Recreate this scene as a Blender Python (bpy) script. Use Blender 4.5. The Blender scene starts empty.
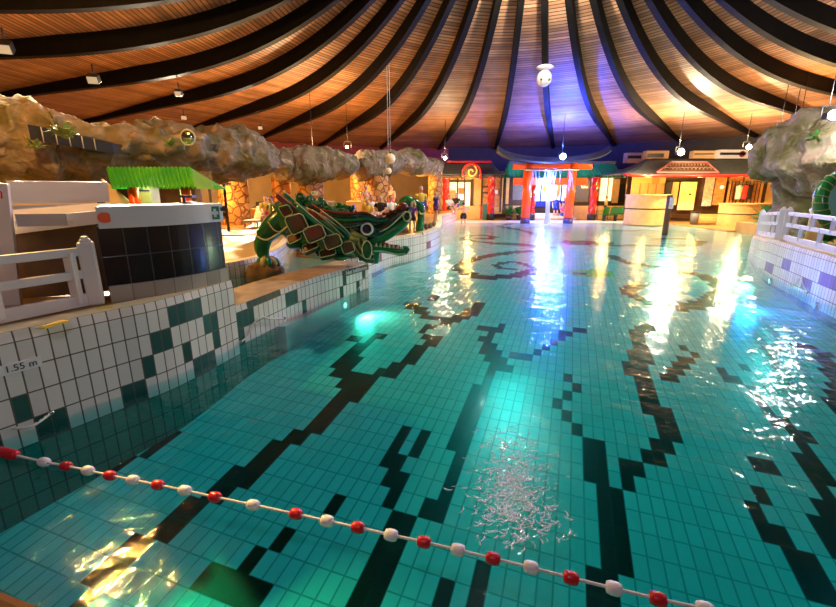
import bpy, math, random
from mathutils import Vector, Matrix, noise
random.seed(7)
SC = bpy.context.scene
COL = SC.collection
PI = math.pi

# ---------------------------------------------------------------- camera, world, exposure
CAM_H, CAM_F, TILT = 2.15, 430.0, math.atan((303.5 - 191.0) / 430.0)
cd = bpy.data.cameras.new('camera')
cd.sensor_fit = 'HORIZONTAL'; cd.sensor_width = 36.0
cd.lens = CAM_F / 836.0 * 36.0
cd.clip_start = 0.05; cd.clip_end = 300
cam = bpy.data.objects.new('camera', cd); COL.objects.link(cam)
cam.location = (0, 0, CAM_H); cam.rotation_euler = (PI / 2 - TILT, 0, 0)
SC.camera = cam
w = bpy.data.worlds.new('world'); SC.world = w; w.use_nodes = True
w.node_tree.nodes['Background'].inputs[0].default_value = (1.0, 0.85, 0.7, 1)
w.node_tree.nodes['Background'].inputs[1].default_value = 0.05
vs = SC.view_settings
vs.view_transform = 'Standard'; vs.look = 'None'; vs.gamma = 1.0; vs.use_curve_mapping = False
vs.exposure = 0.0
WARM = (1.0, 0.70, 0.38); AMBER = (1.0, 0.50, 0.12); WHITE = (0.92, 0.92, 1.0); BLUE = (0.02, 0.06, 1.0)

# ---------------------------------------------------------------- measuring helpers
ct, st_ = math.cos(TILT), math.sin(TILT)
def ray(px, py):
    x = (px - 418) / CAM_F; y = -(py - 303.5) / CAM_F
    return Vector((x, ct + y * st_, -st_ + y * ct))
def at(px, py, Y):                       # point of the place at distance Y
    d = ray(px, py); return Vector((0, 0, CAM_H)) + d * (Y / d.y)
def onz(px, py, z):                      # point of the place at height z
    d = ray(px, py); return Vector((0, 0, CAM_H)) + d * ((z - CAM_H) / d.z)

# ---------------------------------------------------------------- materials
MATS = {}
def nd(nt, t, **kw):
    n = nt.nodes.new(t)
    for k, v in kw.items(): setattr(n, k, v)
    return n
def mat(name, col, rough=0.6, var=0.0, scale=6.0, bump=0.0, metal=0.0, col2=None, emit=None, estr=0.0, coat=0.0, bdist=0.05):
    if name in MATS: return MATS[name]
    m = bpy.data.materials.new(name); m.use_nodes = True; nt = m.node_tree
    b = nt.nodes['Principled BSDF']
    b.inputs['Roughness'].default_value = rough; b.inputs['Metallic'].default_value = metal
    b.inputs['Coat Weight'].default_value = coat
    b.inputs['Base Color'].default_value = (*col, 1)
    if var or bump or col2:
        tc = nd(nt, 'ShaderNodeTexCoord'); n = nd(nt, 'ShaderNodeTexNoise')
        n.inputs['Scale'].default_value = scale; n.inputs['Detail'].default_value = 6
        nt.links.new(tc.outputs['Object'], n.inputs['Vector'])
        r = nd(nt, 'ShaderNodeValToRGB')
        c2 = col2 or tuple(min(1, c * (1 + var)) for c in col)
        c1 = col if col2 else tuple(c * (1 - var) for c in col)
        r.color_ramp.elements[0].position = 0.3; r.color_ramp.elements[1].position = 0.7
        r.color_ramp.elements[0].color = (*c1, 1); r.color_ramp.elements[1].color = (*c2, 1)
        nt.links.new(n.outputs['Fac'], r.inputs['Fac']); nt.links.new(r.outputs['Color'], b.inputs['Base Color'])
        if bump:
            bp = nd(nt, 'ShaderNodeBump'); bp.inputs['Strength'].default_value = bump; bp.inputs['Distance'].default_value = bdist
            nt.links.new(n.outputs['Fac'], bp.inputs['Height']); nt.links.new(bp.outputs['Normal'], b.inputs['Normal'])
    if emit:
        b.inputs['Emission Color'].default_value = (*emit, 1); b.inputs['Emission Strength'].default_value = estr
    MATS[name] = m; return m
def tile_mat(name, col, grout, bw, bh, mortar=0.006, rough=0.15, var=0.08, offset=0.0):
    m = bpy.data.materials.new(name); m.use_nodes = True; nt = m.node_tree
    b = nt.nodes['Principled BSDF']; b.inputs['Roughness'].default_value = rough
    uv = nd(nt, 'ShaderNodeUVMap'); br = nd(nt, 'ShaderNodeTexBrick')
    br.offset = offset; br.squash = 1.0
    br.inputs['Scale'].default_value = 1.0; br.inputs['Brick Width'].default_value = bw; br.inputs['Row Height'].default_value = bh
    br.inputs['Mortar Size'].default_value = mortar; br.inputs['Mortar Smooth'].default_value = 0.1; br.inputs['Bias'].default_value = 0
    br.inputs['Color1'].default_value = (*[c * (1 - var) for c in col], 1); br.inputs['Color2'].default_value = (*[min(1, c * (1 + var)) for c in col], 1)
    br.inputs['Mortar'].default_value = (*grout, 1)
    nt.links.new(uv.outputs['UV'], br.inputs['Vector']); nt.links.new(br.outputs['Color'], b.inputs['Base Color'])
    bp = nd(nt, 'ShaderNodeBump'); bp.inputs['Strength'].default_value = 0.35; bp.inputs['Distance'].default_value = 0.004; bp.invert = True
    nt.links.new(br.outputs['Fac'], bp.inputs['Height']); nt.links.new(bp.outputs['Normal'], b.inputs['Normal'])
    MATS[name] = m; return m
def stone_mat(name, c1, c2, joint, scale):
    m = bpy.data.materials.new(name); m.use_nodes = True; nt = m.node_tree
    b = nt.nodes['Principled BSDF']; b.inputs['Roughness'].default_value = 0.8
    tc = nd(nt, 'ShaderNodeTexCoord'); v = nd(nt, 'ShaderNodeTexVoronoi', feature='DISTANCE_TO_EDGE'); v2 = nd(nt, 'ShaderNodeTexVoronoi')
    for x in (v, v2):
        x.inputs['Scale'].default_value = scale; nt.links.new(tc.outputs['Object'], x.inputs['Vector'])
    r = nd(nt, 'ShaderNodeValToRGB'); r.color_ramp.elements[0].position = 0.03; r.color_ramp.elements[1].position = 0.09
    mx = nd(nt, 'ShaderNodeMix', data_type='RGBA'); mx2 = nd(nt, 'ShaderNodeMix', data_type='RGBA')
    mx.inputs[6].default_value = (*c1, 1); mx.inputs[7].default_value = (*c2, 1)
    sp = nd(nt, 'ShaderNodeSeparateColor'); nt.links.new(v2.outputs['Color'], sp.inputs[0]); nt.links.new(sp.outputs[0], mx.inputs[0])
    mx2.inputs[6].default_value = (*joint, 1); nt.links.new(mx.outputs[2], mx2.inputs[7])
    nt.links.new(v.outputs['Distance'], r.inputs['Fac']); nt.links.new(r.outputs['Color'], mx2.inputs[0]); nt.links.new(mx2.outputs[2], b.inputs['Base Color'])
    bp = nd(nt, 'ShaderNodeBump'); bp.inputs['Strength'].default_value = 0.8; bp.inputs['Distance'].default_value = 0.05
    nt.links.new(r.outputs['Color'], bp.inputs['Height']); nt.links.new(bp.outputs['Normal'], b.inputs['Normal'])
    MATS[name] = m; return m
def rock_mat():
    m = bpy.data.materials.new('rock'); m.use_nodes = True; nt = m.node_tree
    b = nt.nodes['Principled BSDF']; b.inputs['Roughness'].default_value = 0.85
    tc = nd(nt, 'ShaderNodeTexCoord'); n = nd(nt, 'ShaderNodeTexNoise'); n.noise_type = 'RIDGED_MULTIFRACTAL'
    n.inputs['Scale'].default_value = 1.5; n.inputs['Detail'].default_value = 9; n.inputs['Distortion'].default_value = 2.0
    n2 = nd(nt, 'ShaderNodeTexNoise'); n2.inputs['Scale'].default_value = 1.3; n2.inputs['Detail'].default_value = 5
    for x in (n, n2): nt.links.new(tc.outputs['Object'], x.inputs['Vector'])
    r = nd(nt, 'ShaderNodeValToRGB'); e = r.color_ramp.elements
    e[0].position = 0.05; e[0].color = (.30, .25, .19, 1); e[1].position = 0.6; e[1].color = (.66, .57, .45, 1)
    k = e.new(.25); k.color = (.40, .34, .26, 1)
    nt.links.new(n.outputs['Fac'], r.inputs['Fac'])
    r2 = nd(nt, 'ShaderNodeValToRGB'); e = r2.color_ramp.elements
    e[0].position = .36; e[0].color = (.55, .58, .35, 1); e[1].position = .52; e[1].color = (1, 1, 1, 1)
    k = e.new(.66); k.color = (1, .86, .8, 1)
    nt.links.new(n2.outputs['Fac'], r2.inputs['Fac'])
    mx = nd(nt, 'ShaderNodeMix', data_type='RGBA', blend_type='MULTIPLY'); mx.inputs[0].default_value = 1
    nt.links.new(r.outputs['Color'], mx.inputs[6]); nt.links.new(r2.outputs['Color'], mx.inputs[7]); nt.links.new(mx.outputs[2], b.inputs['Base Color'])
    bp = nd(nt, 'ShaderNodeBump'); bp.inputs['Strength'].default_value = 1.0; bp.inputs['Distance'].default_value = 0.08
    nt.links.new(n.outputs['Fac'], bp.inputs['Height']); nt.links.new(bp.outputs['Normal'], b.inputs['Normal'])
    n3 = nd(nt, 'ShaderNodeTexNoise'); n3.noise_type = 'RIDGED_MULTIFRACTAL'; n3.inputs['Scale'].default_value = 4.5; n3.inputs['Detail'].default_value = 6; n3.inputs['Distortion'].default_value = 1.0
    nt.links.new(tc.outputs['Object'], n3.inputs['Vector'])
    b3 = nd(nt, 'ShaderNodeBump'); b3.inputs['Strength'].default_value = .8; b3.inputs['Distance'].default_value = .06
    nt.links.new(n3.outputs['Fac'], b3.inputs['Height']); nt.links.new(bp.outputs['Normal'], b3.inputs['Normal']); nt.links.new(b3.outputs['Normal'], b.inputs['Normal'])
    b.inputs['Specular IOR Level'].default_value = 0; b.inputs['Roughness'].default_value = 1
    m3 = nd(nt, 'ShaderNodeMix', data_type='RGBA', blend_type='MULTIPLY'); m3.inputs[0].default_value = .6
    r3 = nd(nt, 'ShaderNodeValToRGB'); r3.color_ramp.elements[0].position = .1; r3.color_ramp.elements[0].color = (.6, .55, .45, 1); r3.color_ramp.elements[1].position = .55
    nt.links.new(n3.outputs['Fac'], r3.inputs['Fac']); nt.links.new(mx.outputs[2], m3.inputs[6]); nt.links.new(r3.outputs['Color'], m3.inputs[7]); nt.links.new(m3.outputs[2], b.inputs['Base Color'])
    MATS['rock'] = m; return m
def strip_mat():
    m = bpy.data.materials.new('ceiling_strips'); m.use_nodes = True; nt = m.node_tree
    b = nt.nodes['Principled BSDF']; b.inputs['Roughness'].default_value = 0.55
    uv = nd(nt, 'ShaderNodeUVMap'); sp = nd(nt, 'ShaderNodeSeparateXYZ'); nt.links.new(uv.outputs['UV'], sp.inputs[0])
    dv = nd(nt, 'ShaderNodeMath', operation='DIVIDE'); dv.inputs[1].default_value = 0.16; nt.links.new(sp.outputs['Y'], dv.inputs[0])
    fr = nd(nt, 'ShaderNodeMath', operation='FRACT'); nt.links.new(dv.outputs[0], fr.inputs[0])
    fl = nd(nt, 'ShaderNodeMath', operation='FLOOR'); nt.links.new(dv.outputs[0], fl.inputs[0])
    gx = nd(nt, 'ShaderNodeMath', operation='FLOOR'); nt.links.new(sp.outputs['X'], gx.inputs[0])
    cb = nd(nt, 'ShaderNodeCombineXYZ'); nt.links.new(fl.outputs[0], cb.inputs[0]); nt.links.new(gx.outputs[0], cb.inputs[1])
    wn = nd(nt, 'ShaderNodeTexWhiteNoise', noise_dimensions='2D'); nt.links.new(cb.outputs[0], wn.inputs['Vector'])
    r = nd(nt, 'ShaderNodeValToRGB'); e = r.color_ramp.elements
    e[0].color = (.26, .11, .045, 1); e[1].color = (.54, .26, .12, 1)
    nt.links.new(wn.outputs['Value'], r.inputs['Fac'])
    gap = nd(nt, 'ShaderNodeMath', operation='GREATER_THAN'); gap.inputs[1].default_value = 0.26; nt.links.new(fr.outputs[0], gap.inputs[0])
    tc = nd(nt, 'ShaderNodeTexCoord'); n = nd(nt, 'ShaderNodeTexNoise'); n.inputs['Scale'].default_value = 1.2; n.inputs['Detail'].default_value = 5
    nt.links.new(tc.outputs['Object'], n.inputs['Vector'])
    mr = nd(nt, 'ShaderNodeMapRange'); mr.inputs[1].default_value = .3; mr.inputs[2].default_value = .7; mr.inputs[3].default_value = .7; mr.inputs[4].default_value = 1.2
    nt.links.new(n.outputs['Fac'], mr.inputs[0])
    sc = nd(nt, 'ShaderNodeVectorMath', operation='SCALE'); nt.links.new(r.outputs['Color'], sc.inputs[0]); nt.links.new(mr.outputs[0], sc.inputs['Scale'])
    mx = nd(nt, 'ShaderNodeMix', data_type='RGBA'); mx.inputs[6].default_value = (.05, .02, .008, 1)
    nt.links.new(gap.outputs[0], mx.inputs[0]); nt.links.new(sc.outputs[0], mx.inputs[7]); nt.links.new(mx.outputs[2], b.inputs['Base Color'])
    MATS['strips'] = m; return m
def water_mat(name, absorb, bump=0.19):
    m = bpy.data.materials.new(name); m.use_nodes = True; nt = m.node_tree
    nt.nodes.remove(nt.nodes['Principled BSDF']); out = nt.nodes['Material Output']
    tc = nd(nt, 'ShaderNodeTexCoord')
    n1 = nd(nt, 'ShaderNodeTexNoise'); n1.inputs['Scale'].default_value = 1.6; n1.inputs['Detail'].default_value = 3
    n2 = nd(nt, 'ShaderNodeTexNoise'); n2.inputs['Scale'].default_value = 7.5; n2.inputs['Detail'].default_value = 3; n2.inputs['Distortion'].default_value = .6
    for n in (n1, n2): nt.links.new(tc.outputs['Object'], n.inputs['Vector'])
    b1 = nd(nt, 'ShaderNodeBump'); b1.inputs['Strength'].default_value = bump; b1.inputs['Distance'].default_value = 0.20
    b2 = nd(nt, 'ShaderNodeBump'); b2.inputs['Strength'].default_value = bump; b2.inputs['Distance'].default_value = 0.06
    nt.links.new(n1.outputs['Fac'], b1.inputs['Height']); nt.links.new(n2.outputs['Fac'], b2.inputs['Height']); nt.links.new(b1.outputs['Normal'], b2.inputs['Normal'])
    n4 = nd(nt, 'ShaderNodeTexNoise'); n4.inputs['Scale'].default_value = 34.0; n4.inputs['Detail'].default_value = 2; nt.links.new(tc.outputs['Object'], n4.inputs['Vector'])
    b4 = nd(nt, 'ShaderNodeBump'); b4.inputs['Strength'].default_value = bump; b4.inputs['Distance'].default_value = 0.0025
    nt.links.new(n4.outputs['Fac'], b4.inputs['Height']); nt.links.new(b2.outputs['Normal'], b4.inputs['Normal']); b2 = b4
    g = nd(nt, 'ShaderNodeNewGeometry'); dt = nd(nt, 'ShaderNodeVectorMath', operation='DOT_PRODUCT')
    nt.links.new(g.outputs['Incoming'], dt.inputs[0]); nt.links.new(b2.outputs['Normal'], dt.inputs[1])
    ab = nd(nt, 'ShaderNodeMath', operation='ABSOLUTE'); nt.links.new(dt.outputs['Value'], ab.inputs[0])
    om = nd(nt, 'ShaderNodeMath', operation='SUBTRACT'); om.inputs[0].default_value = 1; om.use_clamp = True; nt.links.new(ab.outputs[0], om.inputs[1])
    pw = nd(nt, 'ShaderNodeMath', operation='POWER'); pw.inputs[1].default_value = 5; nt.links.new(om.outputs[0], pw.inputs[0])
    ma = nd(nt, 'ShaderNodeMath', operation='MULTIPLY_ADD'); ma.inputs[1].default_value = .97; ma.inputs[2].default_value = .018; nt.links.new(pw.outputs[0], ma.inputs[0])
    tr = nd(nt, 'ShaderNodeBsdfTransparent'); tr.inputs[0].default_value = (.96, 1, 1, 1)
    gl = nd(nt, 'ShaderNodeBsdfGlossy'); gl.inputs['Roughness'].default_value = .02; nt.links.new(b2.outputs['Normal'], gl.inputs['Normal'])
    mx = nd(nt, 'ShaderNodeMixShader'); nt.links.new(ma.outputs[0], mx.inputs[0]); nt.links.new(tr.outputs[0], mx.inputs[1]); nt.links.new(gl.outputs[0], mx.inputs[2])
    nt.links.new(mx.outputs[0], out.inputs['Surface'])
    va = nd(nt, 'ShaderNodeVolumeAbsorption'); va.inputs['Density'].default_value = 1.6
    va.inputs['Color'].default_value = (*[1 - a / 1.6 for a in absorb], 1); nt.links.new(va.outputs[0], out.inputs['Volume'])
    MATS[name] = m; return m
def glass_mat(name, col, amount):        # clear sheet: mostly see-through with a sheen
    m = bpy.data.materials.new(name); m.use_nodes = True; nt = m.node_tree
    b = nt.nodes['Principled BSDF']; b.inputs['Base Color'].default_value = (*col, 1); b.inputs['Roughness'].default_value = .08
    b.inputs['Alpha'].default_value = amount; MATS[name] = m; return m

wall_white = tile_mat('wall_tile_white', (.80, .76, .70), (.16, .12, .09), .125, .25, .007)
wall_green = tile_mat('wall_tile_green', (.035, .10, .085), (.13, .11, .09), .125, .25, .007)
wall_under = tile_mat('wall_tile_dimmed', (.05, .28, .22), (.03, .10, .10), .125, .25, .007)  # submerged rows: dimness under water put into the tile colour
wall_red = tile_mat('wall_tile_red', (.30, .10, .06), (.2, .15, .1), .125, .25, .007)
wall_purple = tile_mat('wall_tile_purple', (.30, .20, .42), (.2, .15, .2), .125, .25, .007)
floor_tile = tile_mat('floor_tile_light', (.84, .90, .88), (.42, .50, .50), .125, .25, .008, .3, .07)
floor_dark = tile_mat('floor_tile_dark', (.030, .016, .010), (.03, .02, .015), .125, .25, .008, .3, .1)
floor_yell = tile_mat('floor_tile_yellow', (.80, .78, .03), (.3, .3, .1), .125, .25, .008, .3, .25)
panel_dark = tile_mat('panel_dark', (.010, .010, .016), (.06, .06, .065), .235, .33, .006, .16, .2)
M = dict(
    beam=mat('beam_dark', (.005, .004, .003), .6, .3, 3), deck=mat('deck_stone', (.50, .29, .075), .45, .0, .7, .1, col2=(.27, .155, .04)),
    beach=mat('beach_floor', (.70, .66, .58), .4, .1, 2), ledge=mat('ledge_stone', (.40, .31, .22), .55, .25, 5, .1),
    cream=mat('cream_plaster', (.72, .50, .17), .8, .12, .8), red_dark=mat('dark_red_paint', (.22, .025, .015), .7, .2, 1), dark=mat('dark_wall', (.03, .022, .018), .8, .2, 2),
    white=mat('white_paint', (.68, .65, .64), .35, .03, 2), white_lav=mat('white_rail', (.76, .74, .78), .35, .03, 2), cream_top=mat('cream_top', (.80, .66, .40), .4, .05, 2),
    red=mat('red_lacquer', (.60, .025, .015), .25, .1, 6), orange=mat('orange_lacquer', (.88, .085, .004), .3, .06, 3), black=mat('black_paint', (.012, .012, .013), .4),
    roofgrey=mat('roof_grey', (.055, .065, .055), .5, .25, 4), roofdark=mat('roof_slate', (.022, .03, .03), .6, .25, 4), roofgreen=mat('roof_green', (.02, .36, .08), .25, .15, 2), roofteal=mat('roof_teal', (.02, .30, .16), .25, .15, 2),
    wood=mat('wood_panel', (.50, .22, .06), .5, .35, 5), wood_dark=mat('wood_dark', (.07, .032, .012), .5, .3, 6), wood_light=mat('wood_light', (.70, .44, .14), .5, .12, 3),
    stone=mat('plinth_stone', (.50, .45, .38), .7, .35, 9, .3), sign_dark=mat('sign_dark', (.03, .018, .02), .4), sign_white=mat('sign_white', (.85, .84, .82), .4), sign_green=mat('sign_green', (.01, .22, .10), .4),
    spot=mat('orange_disc', (.85, .10, .02), .4), rope=mat('rope_white', (.75, .70, .66), .7, .1, 60), float_w=mat('float_white', (.85, .80, .80), .35), float_r=mat('float_red', (.62, .01, .02), .35),
    metal=mat('lamp_metal', (.05, .05, .05), .35, metal=.8), steel=mat('steel', (.55, .55, .55), .25, metal=1.0), chair=mat('chair_dark', (.02, .018, .018), .6), cloth_w=mat('towel_white', (.8, .78, .72), .9),
    plant=mat('leaf_green', (.04, .22, .03), .5, .4, 8), plant_pale=mat('leaf_pale', (.22, .30, .06), .6, .4, 8), green_chair=mat('green_plastic', (.03, .30, .05), .3),
    d_green=mat('dragon_green', (.006, .11, .03), .25, .25, 4, coat=.4), d_mid=mat('dragon_leaf_green', (.008, .19, .045), .25, .2, 5, coat=.3), d_teal=mat('dragon_teal', (.006, .20, .12), .25, .25, 6, coat=.4), d_dark=mat('dragon_black_green', (.008, .022, .014), .22, .3, 5, coat=.4),
    d_red=mat('dragon_red', (.20, .014, .006), .3, .3, 7), d_redg=mat('dragon_red_green', (.16, .012, .006), .3, .1, 5, col2=(.012, .07, .015)), d_pale=mat('dragon_pale_trim', (.60, .66, .34), .4), d_fan=mat('dragon_fan', (.30, .36, .10), .4, .2, 6), d_claw=mat('dragon_claw', (.55, .50, .15), .4, .2, 6),
    skin=mat('skin', (.66, .36, .23), .5), hair=mat('hair_dark', (.03, .018, .012), .6), hair_l=mat('hair_fair', (.42, .26, .10), .6), eye=mat('eye_dark', (.01, .01, .012), .1),
    c_blue=mat('cloth_blue', (.02, .04, .30), .8), c_purple=mat('cloth_purple', (.12, .03, .28), .8), c_pink=mat('cloth_pink', (.75, .12, .25), .8), c_yellow=mat('cloth_yellow', (.75, .5, .05), .8), c_black=mat('cloth_black', (.015, .015, .02), .8), c_red=mat('cloth_red', (.6, .04, .03), .8),
    gold=mat('gold_paint', (.65, .38, .10), .35, metal=.3), bulb_w=mat('bulb_warm', (1, .9, .7), .3, emit=(1, .78, .45), estr=60), bulb_b=mat('bulb_blue', (.5, .6, 1), .3, emit=(.25, .35, 1), estr=60), bulb_u=mat('bulb_under', (1, 1, .8), .3, emit=(.95, 1, .75), estr=1.5),
    lit=mat('lit_room', (.9, .85, .7), .6, emit=(1, .86, .55), estr=1.0), litblue=mat('lit_room_cool', (.8, .85, .95), .6, emit=(.75, .85, 1), estr=1.6), lit_or=mat('lit_orange', (.9, .3, .05), .5, emit=(1, .25, .04), estr=.9), lit_green=mat('lit_green', (.5, .9, .3), .5, emit=(.55, 1, .3), estr=1.5),
    mirror=mat('mirror_teal', (.45, .75, .65), .08, metal=1.0), frame_pale=mat('frame_pale', (.45, .42, .36), .5), teal=mat('teal_box', (.05, .20, .18), .5), shirt=mat('shirt_pale', (.45, .6, .6), .8),
    splash=mat('splash', (.75, .85, 1.0), .3),
)
mat('edge_terracotta', (.16, .07, .025), .95, .15, 4).node_tree.nodes['Principled BSDF'].inputs['Specular IOR Level'].default_value = 0
MATS['beam_dark'].node_tree.nodes['Principled BSDF'].inputs['Specular IOR Level'].default_value = .12
rock_m = rock_mat(); strips = strip_mat()
col_stone = stone_mat('column_stone', (.60, .30, .08), (.48, .19, .05), (.20, .08, .02), 3.0)
water_m = water_mat('pool_water', (1.6, .20, .20)); basin_m = water_mat('basin_water', (.6, .08, .12))
clear = glass_mat('clear_sheet', (.6, .6, .5), .14); pane = glass_mat('window_pane', (.6, .7, .8), .15); painted_glint = glass_mat('painted_glint', (.85, .93, 1.0), .55); stream = glass_mat('falling_water', (.75, .85, 1), .35)

# ---------------------------------------------------------------- mesh helpers
class MB:
    def __init__(s): s.v = []; s.f = []; s.m = []; s.uv = []; s.sm = []
    def face(s, idx, mi=0, uv=None, smooth=False): s.f.append(tuple(idx)); s.m.append(mi); s.uv.append(uv); s.sm.append(smooth)
    def add(s, vs, fs, mi=0, smooth=False):
        o = len(s.v); s.v += [Vector(p) for p in vs]
        for f in fs: s.face([o + i for i in f], mi, None, smooth)
    def box(s, c, d, rz=0, mi=0, mtx=None, tilt=None):
        vs = []
        R = mtx or Matrix.Rotation(rz, 3, 'Z')
        for x in (-.5, .5):
            for y in (-.5, .5):
                for z in (-.5, .5): vs.append(Vector(c) + R @ Vector((x * d[0], y * d[1], z * d[2])))
        s.add(vs, [(0, 1, 3, 2), (4, 6, 7, 5), (0, 4, 5, 1), (2, 3, 7, 6), (0, 2, 6, 4), (1, 5, 7, 3)], mi); return s
    def bar(s, a, b, wd, ht, mi=0):                 # box from a to b
        a = Vector(a); b = Vector(b); d = (b - a); L = d.length; d.normalize()
        u = d.cross(Vector((0, 0, 1)))
        if u.length < 1e-4: u = Vector((1, 0, 0))
        u.normalize(); v = u.cross(d)
        vs = []
        for t in (a, b):
            for i, j in ((-1, -1), (1, -1), (1, 1), (-1, 1)): vs.append(t + u * (i * wd / 2) + v * (j * ht / 2))
        s.add(vs, [(3, 2, 1, 0), (4, 5, 6, 7), (0, 1, 5, 4), (1, 2, 6, 5), (2, 3, 7, 6), (3, 0, 4, 7)], mi); return s
    def tube(s, pts, rad, n=10, mi=0, sq=1.0, closed=False, up=None, lobes=None, cap=True):
        pts = [Vector(p) for p in pts]; m = len(pts)
        if not hasattr(rad, '__len__'): rad = [rad] * m
        o = len(s.v); u = None
        for i, p in enumerate(pts):
            a = pts[i - 1] if (i or closed) else p; b = pts[(i + 1) % m] if (i < m - 1 or closed) else p
            d = (b - a).normalized() if (b - a).length > 1e-9 else Vector((0, 0, 1))
            if u is None:
                u = (Vector(up) if up else (Vector((0, 0, 1)) if abs(d.z) < .9 else Vector((0, 1, 0))))
            u = (u - d * u.dot(d)).normalized(); v = d.cross(u)
            for k in range(n):
                th = 2 * PI * k / n; r = rad[i] * (lobes(th, i) if lobes else 1)
                s.v.append(p + u * (math.cos(th) * r) + v * (math.sin(th) * r * sq))
        for i in range(m if closed else m - 1):
            j = (i + 1) % m
            for k in range(n):
                l = (k + 1) % n; s.face((o + i * n + k, o + i * n + l, o + j * n + l, o + j * n + k), mi, None, True)
        if not closed and cap:
            s.face([o + k for k in reversed(range(n))], mi); s.face([o + (m - 1) * n + k for k in range(n)], mi)
        return s
    def sphere(s, c, r, n=12, m=8, mi=0, rot=None):
        if not hasattr(r, '__len__'): r = (r, r, r)
        o = len(s.v); R = rot or Matrix.Identity(3); c = Vector(c)
        for i in range(1, m):
            ph = PI * i / m
            for k in range(n):
                th = 2 * PI * k / n
                s.v.append(c + R @ Vector((r[0] * math.sin(ph) * math.cos(th), r[1] * math.sin(ph) * math.sin(th), r[2] * math.cos(ph))))
        a = len(s.v); s.v.append(c + R @ Vector((0, 0, r[2]))); s.v.append(c - R @ Vector((0, 0, r[2])))
        for k in range(n):
            l = (k + 1) % n
            s.face((a, o + k, o + l), mi, None, True); e = o + (m - 2) * n; s.face((a + 1, e + l, e + k), mi, None, True)
            for i in range(m - 2): s.face((o + i * n + k, o + (i + 1) * n + k, o + (i + 1) * n + l, o + i * n + l), mi, None, True)
        return s
    def prism(s, poly, z0, z1, mi=0, mtop=None):
        n = len(poly); A = sum(poly[i][0] * poly[(i + 1) % n][1] - poly[(i + 1) % n][0] * poly[i][1] for i in range(n))
        if A < 0: poly = poly[::-1]
        o = len(s.v); s.v += [Vector((p[0], p[1], z0)) for p in poly] + [Vector((p[0], p[1], z1)) for p in poly]
        s.face([o + i for i in reversed(range(n))], mi); s.face([o + n + i for i in range(n)], mi if mtop is None else mtop)
        for i in range(n):
            j = (i + 1) % n; s.face((o + i, o + j, o + n + j, o + n + i), mi)
        return s
    def grid(s, fn, nu, nv, mi=0, smooth=True, uvf=None, wrap=False):
        o = len(s.v)
        for i in range(nu + 1):
            for j in range(nv + 1): s.v.append(Vector(fn(i / nu, j / nv)))
        for i in range(nu):
            for j in range(nv):
                q = (o + i * (nv + 1) + j, o + (i + 1) * (nv + 1) + j, o + (i + 1) * (nv + 1) + j + 1, o + i * (nv + 1) + j + 1)
                uv = [uvf(a / nu, b / nv) for a, b in ((i, j), (i + 1, j), (i + 1, j + 1), (i, j + 1))] if uvf else None
                s.face(q, mi, uv, smooth)
        return s
    def build(s, name, mats, parent=None, bevel=0.0, solid=0.0):
        me = bpy.data.meshes.new(name); org = Vector((0, 0, 0))
        if not isinstance(mats, (list, tuple)): mats = [mats]
        me.from_pydata([tuple(p) for p in s.v], [], s.f)
        for m_ in mats: me.materials.append(m_)
        me.polygons.foreach_set('material_index', s.m); me.polygons.foreach_set('use_smooth', s.sm)
        if any(u is not None for u in s.uv):
            L = me.uv_layers.new(name='UVMap'); k = 0
            for f, u in zip(s.f, s.uv):
                for i in range(len(f)):
                    L.data[k].uv = u[i] if u else (0, 0); k += 1
        me.update()
        o = bpy.data.objects.new(name, me); COL.objects.link(o)
        if parent is not None:
            o.parent = parent; o.matrix_parent_inverse = Matrix.Translation(-Vector(parent.location)) if parent.rotation_euler.z == 0 else (Matrix.Translation(parent.location) @ Matrix.Rotation(parent.rotation_euler.z, 4, 'Z')).inverted()
        if solid:
            q = o.modifiers.new('solid', 'SOLIDIFY'); q.thickness = solid; q.offset = 0
        if bevel:
            q = o.modifiers.new('bevel', 'BEVEL'); q.width = bevel; q.segments = 2; q.limit_method = 'ANGLE'
        return o
def tag(o, label=None, cat=None, group=None, kind=None):
    if label: o['label'] = label
    if cat: o['category'] = cat
    if group: o['group'] = group
    if kind: o['kind'] = kind
    return o
def thing(name, loc, label, cat, group=None):
    o = bpy.data.objects.new(name, None); COL.objects.link(o); o.location = loc; o.empty_display_size = .1
    return tag(o, label, cat, group)
def struct(mb, name, mats, **kw): return tag(mb.build(name, mats, **kw), kind='structure')
def light(kind, loc, power, col, size=.1, parent=None, target=None, angle=60, blend=.5):
    d = bpy.data.lights.new('lamp_light', kind); d.energy = power; d.color = col
    if kind in ('POINT', 'SPOT'): d.shadow_soft_size = size
    if kind == 'SPOT': d.spot_size = math.radians(angle); d.spot_blend = blend
    o = bpy.data.objects.new('lamp_light', d); COL.objects.link(o); o.location = loc
    if target is not None: o.rotation_euler = (Vector(target) - Vector(loc)).to_track_quat('-Z', 'Y').to_euler()
    if parent is not None:
        o.parent = parent; o.matrix_parent_inverse = Matrix.Translation(-Vector(parent.location))
    return o
def text(body, size, mat_, mtx, parent, name='lettering', depth=.002, shear=0.0):
    c = bpy.data.curves.new('t', 'FONT'); c.body = body; c.size = size; c.extrude = depth; c.align_x = 'CENTER'; c.align_y = 'CENTER'; c.shear = shear
    t = bpy.data.objects.new('t', c); COL.objects.link(t)
    dg = bpy.context.evaluated_depsgraph_get(); me = bpy.data.meshes.new_from_object(t.evaluated_get(dg)); bpy.data.objects.remove(t)
    me.transform(mtx); me.materials.clear(); me.materials.append(mat_); me.name = name
    o = bpy.data.objects.new(name, me); COL.objects.link(o)
    o.parent = parent; o.matrix_parent_inverse = Matrix.Translation(-Vector(parent.location)); return o
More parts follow.
